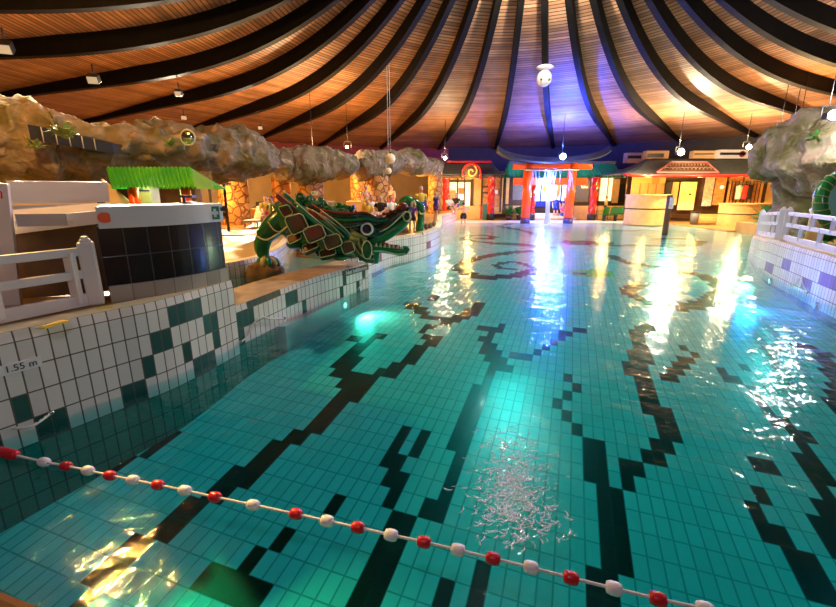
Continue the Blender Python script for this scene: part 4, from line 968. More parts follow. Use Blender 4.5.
b = MB(); b.tube([(X(522, YT), YT - .42, Zp(170, YT)), (X(575, YT), YT - .42, Zp(170, YT))], .09, 10); b.build('spray_bar', M['steel'], t)
for s in (524, 573): b = MB(); b.bar((X(s, YT), YT - .42, Zp(170, YT)), (X(s, YT), YT, Zp(170, YT)), .06, .06); b.build('bracket', M['steel'], t)
b = MB(); rnd = random.Random(2)
for k in range(30):
    x = X(529, YT) + (X(569, YT) - X(529, YT)) * rnd.random(); dz = rnd.uniform(.3, 1.3); x2 = x + rnd.uniform(-.25, .25); z0 = Zp(170.5, YT)
    b.tube([(x, YT - .5, z0), ((x + x2) / 2, YT - .55, z0 - dz * .4), (x2, YT - .6, z0 - dz)], [.012, .016, .008], 5)
for k in range(10):
    x = X(545, YT) + rnd.gauss(0, .12); b.tube([(x, YT - .5, Zp(170.5, YT)), (x + rnd.gauss(0, .05), YT - .55, 1.5), (x + rnd.gauss(0, .1), YT - .6, .02)], [.02, .035, .05], 6)
tag(b.build('falling_water', stream, solid=0), 'thin streams of water falling between the orange gate posts', 'fountain', kind='stuff')

# ================================================================ PAVILIONS AT THE BACK
def spiral_column(px, pt, pbm, Y, label):
    x = X(px, Y); z0 = .05; z1 = Zp(pt, Y, px)
    t = thing('spiral_column', (x, Y, z0), label, 'column')
    b = MB(); n = 60
    Q = [(x, Y, z0 + .45 + (z1 - z0 - .45) * i / n) for i in range(n + 1)]
    b.tube(Q, .24, 18, lobes=lambda th, i: 1 + .16 * math.cos(3 * th - i * .42)); b.build('shaft', M['red'], t)
    b = MB(); b.tube([(x, Y, z0), (x, Y, z0 + .42), (x, Y, z0 + .48)], [.30, .30, .24], 18); b.build('base', M['black'], t)
YP = 33.6
# --- left pavilion
t = thing('grey_pavilion', at(470, 214, YP), 'pavilion with sagging grey roof and round gold emblem left of the gate', 'pavilion')
b = MB(); hip_roof(b, X(434, YP - 1), X(506, YP - 1), X(446, YP + 1), X(491, YP + 1), YP - 1, YP + 1, Zp(175, YP - 1, 470), Zp(163, YP + 1, 470), 30, 10, .12, 0, 0, 1.7); b.build('roof', M['roofgrey'], t, solid=.08)
b = MB(); b.box((X(468.5, YP + 1), YP + 1, Zp(162, YP + 1, 470)), (X(491, YP + 1) - X(447, YP + 1), .25, .16)); b.build('ridge', M['red'], t)
b = MB(); b.box((X(470, YP - .9), YP - .9, Zp(177, YP - .9, 470)), (X(500, YP) - X(440, YP), .12, .1)); b.build('eave_board', M['wood_dark'], t)
xc = X(471, YP - 1.1); zc = Zp(171.5, YP - 1.1, 471); q = []
arch = [(xc + math.cos(a) * .66, YP - 1.1, zc - .1 + math.sin(a) * .62) for a in [PI * k / 16 for k in range(17)]]
arch = [(arch[0][0], YP - 1.1, zc - .52)] + arch + [(arch[-1][0], YP - 1.1, zc - .52)]
b = MB(); b.tube(arch, .07, 8); em = b.build('emblem_arch', M['red'], t)
b = MB(); b.tube([(xc, YP - 1.14, zc - .02), (xc, YP - 1.0, zc - .02)], .52, 28); b.build('emblem_disc', M['wood_dark'], em)
b = MB(); b.tube([(xc + math.cos(a * .5) * (.07 + .024 * a), YP - 1.17, zc + math.sin(a * .5) * (.07 + .024 * a)) for a in range(16)], .055, 8)
b.build('emblem_figure', M['gold'], em)
Yw = YP + .7
def panel(px0, py0, px1, py1, Y, name, m_, par, th=.06):
    x0, x1 = X(px0, Y), X(px1, Y); z0, z1 = Zp(py1, Y, (px0 + px1) / 2), Zp(py0, Y, (px0 + px1) / 2)
    b = MB(); b.box(((x0 + x1) / 2, Y, (z0 + z1) / 2), (abs(x1 - x0), th, abs(z1 - z0))); return b.build(name, m_, par)
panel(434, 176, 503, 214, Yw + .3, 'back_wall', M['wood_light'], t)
wd = panel(449, 180, 471, 209, Yw, 'glazed_door', M['lit'], t)
for px in (449, 457.5, 464.5, 471): panel(px - .7, 178, px + .7, 209, Yw - .06, 'door_frame', M['wood_dark'], wd)
panel(449, 180, 471, 182.2, Yw - .06, 'door_frame', M['wood_dark'], wd)
panel(458.5, 188, 464, 194, Yw - .05, 'picture', M['wood'], wd); panel(458.5, 200, 464.5, 208, Yw - .05, 'lower_pane', M['teal'], wd)
panel(450, 190, 456, 209, Yw - .05, 'lower_pane', M['wood_light'], wd)
for a, c_ in ((474, 481), (483, 489.5), (495, 500)): panel(a, 178, c_, 207, Yw, 'wood_panel', M['wood'] if a > 480 else M['wood_light'], t)
for py in (186, 192): panel(483, py, 489.5, py + 1.5, Yw - .08, 'crossbar', M['wood_dark'], t)
for px in (472.5, 482, 491, 501): panel(px - .8, 177, px + .8, 212, Yw - .1, 'timber_post', M['wood_dark'], t)
p = at(496, 192, Yw - .2); b = MB(); b.box(p, (.28, .05, .28)); b.build('notice', M['sign_white'], t)
b = MB(); p = at(472, 211, YP - .3); b.box((p.x, p.y, .55), (2.6, .5, 1.0)); tag(b.build('low_bench_wall', M['wood_light']), 'low cream wall in front of the grey-roofed pavilion', 'wall')
b = MB(); p = at(485.5, 211, YP - .4); b.box((p.x, p.y, .62), (.5, .4, 1.15)); tag(b.build('waste_bin', M['teal'], bevel=.03), 'teal box beside the spiral column of the grey-roofed pavilion', 'box')
b = MB(); p = at(481, 211, YP - .4); b.box((p.x, p.y, .6), (.22, .3, 1.05)); tag(b.build('waste_bin', M['red'], bevel=.03), 'narrow red box left of the teal box', 'box')
spiral_column(446, 177, 207, YP - .7, 'red spiral column at the left corner of the grey pavilion')
spiral_column(491.5, 177, 213, YP - .9, 'red spiral column with the white notice beside it')
# --- centre pavilion with green tiles
YC = 34.0
t = thing('green_pavilion', at(565, 214, YC), 'glazed entrance pavilion with long green tiled roof behind the gate', 'pavilion')
b = MB(); hip_roof(b, X(506, YC - 1.4), X(625, YC - 1.4), X(507, YC), X(611, YC), YC - 1.4, YC, Zp(177.5, YC - 1.4), Zp(163, YC), 240, 8, .0, 30, .07, 1.2); b.build('roof', M['roofteal'], t)
b = MB(); b.box((X(560, YC), YC, Zp(162.5, YC)), (X(611, YC) - X(507, YC), .3, .16)); b.build('ridge', M['roofgrey'], t)
Yw = YC + .6
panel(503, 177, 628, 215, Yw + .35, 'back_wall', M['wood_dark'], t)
g = panel(535, 181, 569, 206, Yw, 'lit_glazing', M['litblue'], t)
for px in (535, 541, 549.5, 561.5, 569): panel(px - .6, 180, px + .6, 206, Yw - .06, 'mullion', M['c_blue'], g)
panel(535, 201, 569, 206.5, Yw - .05, 'sill_panel', M['c_blue'], g); panel(557, 184, 560, 196, Yw - .05, 'poster', M['wood_light'], g); panel(542.5, 184, 547, 198, Yw - .05, 'poster', M['cloth_w'], g)
panel(543, 186, 546.5, 191, Yw - .1, 'poster', M['c_yellow'], g)
g = panel(599.5, 178, 612.5, 201, Yw, 'lit_window', M['lit'], t)
for px in (599.5, 607.5, 612.5): panel(px - .5, 178, px + .5, 201, Yw - .06, 'mullion', M['wood_light'], g)
panel(575, 180, 589, 202, Yw, 'dark_pane', pane, t); panel(513, 180, 525, 200, Yw, 'dark_pane', pane, t)
panel(506, 178, 509, 204, Yw - .02, 'wood_panel', M['wood_light'], t); panel(613, 179, 619, 203, Yw - .03, 'wood_panel', M['wood_light'], t); panel(619, 184, 627, 202, Yw - .04, 'dark_pane', M['black'], t)
for a, c_, lab in ((507, 524, 'low cream planter wall behind the leafy plants, left of the gate'), (575, 598, 'low cream wall between the gate and the red spiral column'), (599, 627, 'low cream wall behind the green plastic chairs')):
    b = MB(); b.box(((X(a, YC - .2) + X(c_, YC - .2)) / 2, YC - .2, .55), (X(c_, YC) - X(a, YC), .3, 1.0)); tag(b.build('low_wall', M['wood_light'], bevel=.03), lab, 'wall')
for k in range(3):
    b = MB(); b.box((X(553, YC), YC - .1 - .45 * k, .42 - .14 * k), (X(574, YC) - X(534, YC), .5, .14)); tag(b.build('entrance_step', M['cream_top']), ['top entrance step below the lit glazing', 'middle entrance step below the lit glazing', 'lowest entrance step, nearest the gate'][k], 'step')
spiral_column(532.5, 177, 213, YC - 1.6, 'spiral column half hidden behind the left gate post')
spiral_column(594, 177, 214, YC - 1.6, 'red spiral column between the gate and the green chairs')
for px, lab, sd in ((509, 'leafy plant against the cream planter wall, farther from the gate', 11), (520, 'leafy plant against the cream planter wall, next to the gate post', 12)):
    p = at(px, 210, YC - 1.0); p.z = .05; t = thing('potted_plant', p, lab, 'plant')
    b = MB(); b.tube([p, p + Vector((0, 0, .35))], [.2, .26], 14); b.build('pot', M['wood_dark'], t)
    tuft(p + Vector((0, 0, .35)), .85, 50, '', M['plant'], par=t, seed=sd)
# green chairs
def chair(p, rz, m_, label, name='plastic_chair', grp=None, sc=1.0):
    p = Vector(p); t = thing(name, p, label, 'chair', grp); R = Matrix.Rotation(rz, 3, 'Z')
    def q(x, y, z): return p + R @ Vector((x * sc, y * sc, z * sc))
    b = MB(); b.box(q(0, 0, .43), (.5 * sc, .5 * sc, .05), rz); b.build('seat', m_, t, bevel=.02)
    b = MB()
    def bk(i, j): return q(-.25 + .5 * i, .24 + .10 * j - .05 * math.cos((i - .5) * PI), .45 + .50 * j * (1 - .12 * (2 * i - 1) ** 2))
    b.grid(bk, 8, 6); b.build('backrest', m_, t, solid=.03)
    for x in (-.22, .22):
        for y in (-.22, .22): b = MB(); b.tube([q(x, y, .42), q(x * 1.1, y * 1.15, 0)], .022 * sc, 8); b.build('leg', m_, t)
        b = MB(); b.tube([q(x * 1.1, -.2, .42), q(x * 1.15, -.2, .64), q(x * 1.15, .25, .66)], .022 * sc, 8); b.build('armrest', m_, t)
    return t
for px, rz, lab in ((603, .4, 'green plastic chair nearest the red spiral column'), (612.5, 0, 'middle one of the three green plastic chairs'), (621, -.4, 'green plastic chair nearest the round bar counter')):
    p = at(px, 213, YC - 1.5); p.z = .05; chair(p, rz + PI, M['green_chair'], lab, sc=1.05)
b = MB(); p = at(610, 215, YC - 2.3); p.z = .05; t = thing('low_table', p, 'small dark low table in front of the green chairs', 'table')
b.box(p + Vector((0, 0, .42)), (.9, .5, .05)); b.build('top', M['chair'], t)
for x in (-.4, .4): b = MB(); b.box(p + Vector((x, 0, .2)), (.05, .4, .4)); b.build('leg', M['chair'], t)
# --- right pavilion with bar
YR = 29.6
t = thing('dark_pavilion', at(690, 214, YR), 'long pavilion with dark roof, red eave and lattice gable, right of the gate', 'pavilion')
b = MB(); hip_roof(b, X(622, YR - 1), X(764, YR - 1), X(643, YR + 1.3), X(752, YR + 1.3), YR - 1, YR + 1.3, Zp(175, YR - 1), Zp(159, YR + 1.3), 40, 10, .10, 0, 0, 1.6); b.build('roof', M['roofgrey'], t, solid=.08)
b = MB(); b.tube([(X(622, YR - 1.03) + (X(764, YR - 1.03) - X(622, YR - 1.03)) * i / 20, YR - 1.03, Zp(175, YR - 1) - .05 + .10 * (abs(i / 20 - .5) * 2) ** 6) for i in range(21)], .09, 8); b.build('eave_trim', M['red'], t)
g0 = [at(656, 172.5, YR - .75), at(718, 172.5, YR - .75), at(706, 162, YR + .2), at(671, 162, YR + .2)]
b = MB(); b.add([*g0], [(0, 1, 2, 3)]); gp = b.build('gable', M['wood_dark'], t, solid=.06)
for a, c_ in ((0, 1), (1, 2), (2, 3), (3, 0)): b = MB(); b.bar(g0[a] + Vector((0, -.06, 0)), g0[c_] + Vector((0, -.06, 0)), .1, .1); b.build('gable_frame', mat('frame_rose', (.36, .10, .08), .4), gp)
b = MB()
for k in range(14):
    s = (k + .5) / 14
    for r_ in (.3, .7):
        l = g0[0].lerp(g0[3], r_); rr = g0[1].lerp(g0[2], r_); p = l.lerp(rr, s) + Vector((0, -.06, 0)); b.tube([p + Vector((math.cos(a) * .13, 0, math.sin(a) * .13)) for a in [2 * PI * q / 8 for q in range(8)]], .025, 5, closed=True)
b.build('lattice', mat('lattice_brown', (.22, .10, .05), .5), gp)
Yw = YR + 1.0
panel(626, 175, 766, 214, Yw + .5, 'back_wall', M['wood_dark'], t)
b = MB(); x0, x1 = X(629, YR), X(667, YR)
panel(631, 180, 664, 196, Yw + .1, 'bar_backdrop', M['wood_light'], t); panel(631, 177, 664, 183, Yw, 'lit_bar_sign', M['lit_or'], t); panel(651, 176, 658, 184, Yw - .1, 'menu_board', M['gold'], t)
for px in (640, 648, 656): panel(px - .4, 183, px + .4, 196, Yw, 'bar_divider', M['wood'], t)
panel(665, 182, 671, 200, Yw - .05, 'dark_pane', M['black'], t); panel(672, 182, 678, 205, Yw - .05, 'wood_panel', M['wood_light'], t)
dr = panel(680, 182, 696, 210, Yw - .1, 'door', mat('door_cream', (.82, .62, .25), .4), t); panel(690, 193.5, 691.5, 195, Yw - .16, 'door_knob', M['metal'], dr)
panel(704, 176, 713, 206, Yw - .2, 'grey_pier', M['stone'], t); panel(714, 177, 725, 205, Yw - .1, 'wood_panel', M['wood'], t)
p = at(722, 187, Yw - .2); b = MB(); b.sphere(p, .12, 12, 8); b.build('wall_light', M['lit'], t)
for k in range(10): px = 728 + k * 3.6; panel(px, 181, px + 2.0, 204, Yw + .1, 'slat', M['wood'] if k % 3 else M['wood_light'], t)
panel(727, 176, 741, 181, Yw, 'wood_panel', M['wood'], t); panel(743, 176, 762, 181, Yw, 'wood_panel', M['wood_light'], t)
b = MB(); b.bar((X(728, Yw - .4), Yw - .4, Zp(183, Yw - .4, 745)), (X(764, Yw - .4), Yw - .4, Zp(183, Yw - .4, 745)), .05, .05); b.build('hanging_rail', M['steel'], t)
for px, m_, lab in ((740, 'shirt', 'pale teal shirt hanging on the rail'), (746.5, 'c_red', 'red garment hanging on the rail'), (750.5, 'c_black', 'black garment hanging next to the red one')):
    p = at(px, 184, Yw - .4); t2 = thing('hanging_shirt', p, lab, 'clothing')
    b = MB(); b.grid(lambda i, j: (p.x - .22 * (1 - .2 * j) + .44 * (1 - .2 * j) * i, p.y - .08 * math.sin(PI * i) - .02 * math.sin(20 * i), p.z - .06 - .95 * j - .12 * abs(i - .5) * (1 - j)), 12, 8); b.build('cloth', M[m_], t2, solid=.03)
    b = MB(); b.tube([p + Vector((-.2, 0, -.12)), p + Vector((0, 0, 0)), p + Vector((.2, 0, -.12))], .012, 6); b.tube([p, p + Vector((0, 0, .12))], .01, 6); b.build('hanger', M['metal'], t2)
def round_counter(px0, px1, pt, Y, label):
    x0, x1 = X(px0, Y + 1.2), X(px1, Y + 1.2); xc = (x0 + x1) / 2; r = (x1 - x0) / 2; zt = Zp(pt, Y, (px0 + px1) / 2)
    t = thing('bar_counter', (xc, Y, .05), label, 'counter')
    def ring(off, z0, z1, name, m_):
        b = MB(); P = [(xc + (r + off) * math.cos(a), Y + 1.2 + (1.3 + off) * math.sin(a)) for a in [PI + PI * k / 24 for k in range(25)]]; b.prism(P, z0, z1); b.build(name, m_, t)
    ring(0, .05, zt * .52, 'lower_body', M['wood_light']); ring(-.06, zt * .50, zt * .58, 'shadow_gap', M['black']); ring(.02, zt * .56, zt - .06, 'upper_body', M['wood_light']); ring(.08, zt - .08, zt, 'top', M['wood_light'])
round_counter(627, 668, 194.5, 27.6, 'round cream bar counter under the dark roof, left of the cream door')
round_counter(722, 768, 203.5, 26.6, 'curved cream counter in front of the hanging shirts')
for k in range(3):
    p = at(707, 211, 29.4 - .45 * k); b = MB(); b.box((p.x, p.y, .55 - .17 * k), (1.6, .5, .18)); tag(b.build('stair_step', M['wood_light']), ['top step leading up beside the cream door', 'middle step leading up beside the cream door', 'bottom step leading up beside the cream door'][k], 'step')
p = at(695.5, 212, 28.3); p.z = .05; t = thing('waste_bin', p, 'grey bin at the foot of the steps by the cream door', 'bin'); b = MB(); b.tube([p, p + Vector((0, 0, .75))], [.22, .27], 16); b.build('body', mat('bin_grey', (.16, .15, .13), .5), t); b = MB(); b.tube([p + Vector((0, 0, .75)), p + Vector((0, 0, .8))], .29, 16); b.build('rim', M['metal'], t)
# vents and fascia over the pavilions
for px0, px1, py0, py1, Y, lab in ((621, 640, 153, 163, 34.6, 'cream fascia with dark slot over the green pavilion end'), (640, 662, 151, 162, 32.4, 'cream fascia with black lettering strip, left of the bright lamp'), (711, 748, 150, 159.5, 31.6, 'pale fascia box with long dark louvre over the dark roof'), (686, 711, 151, 159, 32.0, 'cream fascia between the bright lamp and the louvre')):
    t = thing('fascia_box', at((px0 + px1) / 2, py1, Y), lab, 'fascia'); panel(px0, py0, px1, py1, Y, 'body', M['white'] if px0 > 700 else mat('fascia_cream', (.72, .45, .2), .5), t, .5)
    panel(px0 + 3, py0 + 2.5, px1 - (9 if px0 > 710 else 3), py1 - 4.5, Y - .27, 'louvre', M['black'], t)
    if px0 == 711: b = MB(); p = at(742.5, 154, Y - .3); b.tube([p, p + Vector((0, .1, 0))], .2, 16); b.build('round_vent', M['red_dark'], t)
b = MB(); p0 = at(665, 232, 22.4); x = p0.x; t = thing('wooden_post', (x, 22.4, 0), 'brown wooden post with small pale sign standing in the shallows', 'post')
b.tube([(x, 22.4, -.5), (x, 22.4, Zp(195, 22.4, 665))], .14, 14); b.build('pole', M['wood_dark'], t)
b = MB(); b.box((x + .02, 22.22, Zp(203, 22.4, 665)), (.2, .05, .55)); b.build('sign_board', mat('post_sign', (.45, .5, .62), .4, .5, 5), t)
# green serpent ring on the far right
t = thing('green_serpent', at(836, 210, 12.2), 'green scaled serpent ring behind the right railing', 'sculpture')
cc = at(846, 203, 12.2); b = MB(); b.tube([cc + Vector((math.cos(a) * .72, .2 * math.sin(a), math.sin(a) * .72)) for a in [2 * PI * k / 40 for k in range(40)]], .17, 14, closed=True); b.build('ring_body', M['d_mid'], t)
for k in range(26):
    a = 2 * PI * k / 26; b = MB(); d = Vector((math.cos(a), 0, math.sin(a))); q = cc + d * .72 + Vector((0, .2 * math.sin(a), 0)); tn = Vector((-math.sin(a), .2 * math.cos(a), math.cos(a))).normalized(); u2 = Vector((0, 1, 0))
    b.tube([q + (d * math.cos(h) + u2 * math.sin(h)) * .178 for h in [2 * PI * j / 14 for j in range(14)]], .013, 5, closed=True); b.build('scale_band', M['d_fan'], t)
b = MB(); b.sphere(cc + Vector((0, .3, 0)), (.5, .08, .5), 20, 12); b.build('disc', mat('aqua', (.2, .55, .6), .3), t)
b = MB(); p = at(814, 184, 17); b.sphere(p, (.55, .3, .14), 16, 10); tag(b.build('green_lamp', M['lit_green']), 'flat green glowing lamp under the right rock overhang', 'lamp'); light('POINT', p - Vector((0, .4, .3)), 30, (.6, 1, .3), .1)
for px, py, Y, lab in ((817, 214, 13, 'small cream post cap behind the long white railing'),):
    p = at(px, py, Y); t = thing('cream_bollard', (p.x, p.y, .52), lab, 'bollard'); b = MB(); b.tube([(p.x, p.y, .52), (p.x, p.y, p.z), (p.x, p.y, p.z + .12), (p.x, p.y, p.z + .3)], [.16, .16, .2, .05], 12); b.build('body', M['cream_top'], t)
# seats and tables on the left deck
for k, (px, Y) in enumerate(((258, 23.4), (267.5, 23.0), (277, 23.4), (326, 24.5), (332, 25.2), (350, 25.6), (398, 28.5), (425, 29.5), (216, 17.6))):
    p = at(px, 200, Y); p.z = .72
    chair(p, [0, .3, -.2][k % 3], M['chair'], ['black armchair leftmost in the row behind the dragon horns', 'black armchair in the middle of the row behind the dragon horns', 'black armchair rightmost in the row behind the dragon horns', 'black armchair beside the alcove behind the dragon mane', 'black armchair set back in the alcove behind the dragon mane', 'dark armchair left of the cream box by the yellow pillar', 'dark armchair right of the yellow pillar', 'dark armchair near the orange pillar of the grey pavilion', 'dark chair between the thick orange pillar and the counter'][k], 'armchair', None, .95)
b = MB(); p = at(356.5, 206, 23.0); b.box((p.x, p.y, 1.2), (.95, .6, .9)); tag(b.build('cream_box', M['wood_light'], bevel=.03), 'cream box standing beside the bright yellow stone pillar', 'box')
b = MB(); p = at(268, 206, 22); b.box((p.x, p.y, 1.0), (2.4, .25, .6)); tag(b.build('low_partition', M['wood_light'], bevel=.03), 'low cream partition in front of the row of black armchairs', 'partition')
p = at(261, 215, 18.6); t = thing('sun_lounger', (p.x, p.y, .72), 'white lounger with raised back beside the thick orange pillar', 'lounger')
b = MB(); b.grid(lambda i, j: (p.x - .28 + .56 * i, p.y - .1 + .5 * j, 1.0 + .5 * j), 6, 6); b.build('backrest', M['cloth_w'], t, solid=.07)
b = MB(); b.box((p.x, p.y - .7, .98), (.6, 1.2, .08)); b.build('seat', M['cloth_w'], t)
for a in (-.25, .25):
    for c_ in (-1.2, -.1): b = MB(); b.box((p.x + a, p.y + c_, .85), (.05, .05, .27)); b.build('leg', M['frame_pale'], t)
for (px, py, Y, lab, k) in ((250, 232, 14.5, 'flat mat lying on the sunlit deck left of the dragon leg', 0),):
    b = MB(); q = onz(px - 20, py + 2, .74); b.box((q.x, q.y, .735), (1.6, .8, .03), .2); tag(b.build('deck_mat', M['wood'], bevel=.01), 'brown mat lying on the yellow deck behind the counter', 'mat')
# ================================================================ PEOPLE
def person(name_label, p, pose, rz, top, bottom, hair, h=1.7, hold=None):
    p = Vector(p); R = Matrix.Rotation(rz, 3, 'Z'); k = h / 1.7
    def q(x, y, z): return p + R @ Vector((x * k, y * k, z * k))
    t = thing('person', p, name_label, 'person')
    if pose == 'stand':
        J = dict(pel=(0, 0, .95), ch=(0, .0, 1.25), nk=(0, 0, 1.45), hd=(0, -.02, 1.6), sl=(-.19, 0, 1.38), el=(-.27, -.02, 1.12), hl=(-.26, -.14, .90), sr=(.19, 0, 1.38), er=(.27, -.02, 1.12), hr=(.26, -.14, .90), jl=(-.10, 0, .90), kl=(-.11, -.03, .50), al=(-.12, .02, .09), fl=(-.13, -.14, .04), jr=(.10, 0, .90), kr=(.12, -.06, .50), ar=(.13, .04, .09), fr=(.14, -.12, .04))
    elif pose == 'arms':
        J = dict(pel=(0, 0, .95), ch=(0, .0, 1.25), nk=(0, 0, 1.45), hd=(0, -.02, 1.6), sl=(-.19, 0, 1.38), el=(-.36, -.06, 1.22), hl=(-.26, -.16, 1.42), sr=(.19, 0, 1.38), er=(.36, -.06, 1.22), hr=(.26, -.16, 1.42), jl=(-.10, 0, .90), kl=(-.12, -.05, .50), al=(-.13, .02, .09), fl=(-.13, -.14, .04), jr=(.10, 0, .90), kr=(.12, -.02, .50), ar=(.14, .04, .09), fr=(.14, -.12, .04))
    else:
        J = dict(pel=(0, 0, .48), ch=(0, .03, .78), nk=(0, .02, .98), hd=(0, -.03, 1.13), sl=(-.19, .02, .91), el=(-.26, -.10, .66), hl=(-.16, -.32, .58), sr=(.19, .02, .91), er=(.26, -.10, .66), hr=(.16, -.32, .58), jl=(-.10, -.04, .46), kl=(-.13, -.46, .48), al=(-.13, -.50, .09), fl=(-.13, -.64, .04), jr=(.10, -.04, .46), kr=(.13, -.44, .50), ar=(.14, -.42, .09), fr=(.14, -.56, .04))
    Rd = dict(pel=.135, ch=.145, nk=.06, hd=.085, sl=.062, el=.045, hl=.032, sr=.062, er=.045, hr=.032, jl=.095, kl=.06, al=.04, fl=.035, jr=.095, kr=.06, ar=.04, fr=.035)
    E = [('pel', 'ch'), ('ch', 'nk'), ('nk', 'hd'), ('ch', 'sl'), ('sl', 'el'), ('el', 'hl'), ('ch', 'sr'), ('sr', 'er'), ('er', 'hr'), ('pel', 'jl'), ('jl', 'kl'), ('kl', 'al'), ('al', 'fl'), ('pel', 'jr'), ('jr', 'kr'), ('kr', 'ar'), ('ar', 'fr')]
    # hands: five short fingers each
    names = list(J)
    for sd in ('l', 'r'):
        hx = Vector(J['h' + sd]); fw = (hx - Vector(J['e' + sd])).normalized(); sv = fw.cross(Vector((0, 0, 1))); sv = (sv.normalized() if sv.length > .1 else Vector((1, 0, 0)))
        for f in range(4):
            nm = f'g{sd}{f}'; J[nm] = tuple(hx + fw * (.085 + (.01 if f in (1, 2) else 0)) + sv * (-.03 + .02 * f)); Rd[nm] = .009; E.append(('h' + sd, nm))
        J['t' + sd] = tuple(hx + fw * .045 - sv * .055); Rd['t' + sd] = .01; E.append(('h' + sd, 't' + sd))
    names = list(J); me = bpy.data.meshes.new('body'); me.from_pydata([q(*J[n]) for n in names], [(names.index(a), names.index(c_)) for a, c_ in E], [])
    o = bpy.data.objects.new('body', me); COL.objects.link(o); me.materials.append(M['skin'])
    md = o.modifiers.new('skin', 'SKIN'); md.use_smooth_shade = True
    for n, sv in zip(names, me.skin_vertices[0].data): sv.radius = (Rd[n] * k, Rd[n] * k * (.78 if n in ('pel', 'ch') else 1)); sv.use_root = n == 'pel'
    o.modifiers.new('sub', 'SUBSURF').levels = 1; o.modifiers['sub'].render_levels = 1
    o.parent = t; o.matrix_parent_inverse = Matrix.Translation(-p)
    hd = J['hd']
    b = MB(); b.sphere(q(hd[0], hd[1] - .005, hd[2] + .01), (.083 * k, .098 * k, .118 * k), 14, 10); hm = b.build('head', M['skin'], t)
    b = MB(); b.sphere(q(hd[0], hd[1] - .105, hd[2] - .01), (.014 * k, .02 * k, .022 * k), 8, 6, rot=R); b.build('nose', M['skin'], hm)
    for s in (-1, 1):
        b = MB(); b.sphere(q(hd[0] + s * .032, hd[1] - .092, hd[2] + .015), .011 * k, 8, 6); b.build('eye', M['eye'], hm)
        b = MB(); b.sphere(q(hd[0] + s * .086, hd[1], hd[2]), (.012 * k, .022 * k, .032 * k), 8, 6, rot=R); b.build('ear', M['skin'], hm)
    b = MB(); b.bar(q(hd[0] - .025, hd[1] - .094, hd[2] - .05), q(hd[0] + .025, hd[1] - .094, hd[2] - .05), .008 * k, .01 * k); b.build('mouth', M['c_red'], hm)
    b = MB(); b.sphere(q(hd[0], hd[1] + .018, hd[2] + .035), (.092 * k, .098 * k, .108 * k), 14, 10, rot=R); b.build('hair', M[hair], t)
    pe = Vector(J['pel']); ch = Vector(J['ch'])
    if bottom:
        b = MB(); b.tube([q(*(pe + Vector((0, 0, -.10)))), q(*pe), q(*(pe + (ch - pe) * .3))], [.165 * k, .175 * k, .15 * k], 14, sq=.85, up=R @ Vector((1, 0, 0)))
        for s, a, c_ in ((-1, 'jl', 'kl'), (1, 'jr', 'kr')):
            ja = Vector(J[a]); kc = Vector(J[c_]); b.tube([q(*ja), q(*ja.lerp(kc, .55))], [.115 * k, .1 * k], 12)
        b.build('swim_shorts', M[bottom], t)
    if top:
        b = MB(); b.tube([q(*(pe + (ch - pe) * .15)), q(*(pe + (ch - pe) * .6)), q(*ch), q(*(ch + Vector((0, 0, .14)))), q(*(ch + Vector((0, 0, .19))))], [.155 * k, .16 * k, .18 * k, .17 * k, .08 * k], 16, sq=.75, up=R @ Vector((1, 0, 0)))
        for a, c_ in (('sl', 'el'), ('sr', 'er')): b.tube([q(*J[a]), q(*Vector(J[a]).lerp(Vector(J[c_]), .6))], [.078 * k, .068 * k], 10)
        b.build('shirt', M[top], t)
    return t
def pz(px, py, Y, z): p = at(px, py, Y); p.z = z; return p
person('bare-chested bather in dark trunks standing in shallow water left of the gate', pz(463.5, 215, 29.5, -.35), 'arms', PI, None, 'c_black', 'hair', 1.75)
person('person in dark blue standing on the island rim beside the green claw arm', pz(435.5, 212, 20.5, .75), 'stand', 2.0, 'c_blue', 'c_purple', 'hair_l', 1.35)
person('person in white and dark shorts sitting near the left red spiral column', pz(449, 212, 26, .75), 'sit', .6, 'cloth_w', 'c_black', 'hair', 1.6)
person('person in dark top at the far end of the island wall', pz(456, 208, 29.0, .75), 'sit', -.4, 'c_black', 'c_purple', 'hair', 1.7)
person('child in purple under the arch of the green claw arm', pz(412, 228, 14.9, .75), 'stand', .2, 'c_purple', 'c_black', 'hair', 1.05)
person('person in blue silhouetted at the lit glazing behind the gate', pz(556, 205, 33.3, .05), 'stand', 0, 'c_blue', 'c_blue', 'hair', 1.75)
person('second person in blue at the lit glazing, nearer the right gate post', pz(564, 205, 33.4, .05), 'stand', 0, 'c_blue', 'c_black', 'hair', 1.6)
person('person in pink sitting on the steps behind the gate', pz(562.5, 212, 32.0, .05), 'sit', .5, 'c_pink', 'c_blue', 'hair_l', 1.7)
person('person in brown shade standing at the bright window beside the green chairs', pz(606, 205, 33.4, .1), 'stand', 1.2, 'c_yellow', 'c_black', 'hair', 1.65)
person('person in yellow sitting on the deck beyond the dragon leg', pz(267, 214, 18.5, .72), 'sit', .3, 'c_yellow', 'c_red', 'hair', 1.7)
person('dark-haired person in pale green sitting left of the dragon horns', pz(272.5, 214, 17.5, .72), 'sit', -.5, 'plant_pale', 'c_pink', 'hair', 1.65)
person('person in white sitting behind the dragon brow, below the yellow pillar', pz(372, 215, 19.5, .72), 'sit', .4, 'cloth_w', 'c_yellow', 'hair', 1.7)
person('person in yellow sitting just left of the person in black', pz(368, 215, 18.0, .72), 'sit', 0, 'c_yellow', 'c_red', 'hair_l', 1.5)
person('person in black sitting behind the dragon snout', pz(381, 215, 18.6, .72), 'sit', -.3, 'c_black', 'cloth_w', 'hair_l', 1.7)
person('person in white sitting right behind the dragon snout', pz(391, 215, 19.0, .72), 'sit', .6, 'cloth_w', 'c_black', 'hair', 1.7)
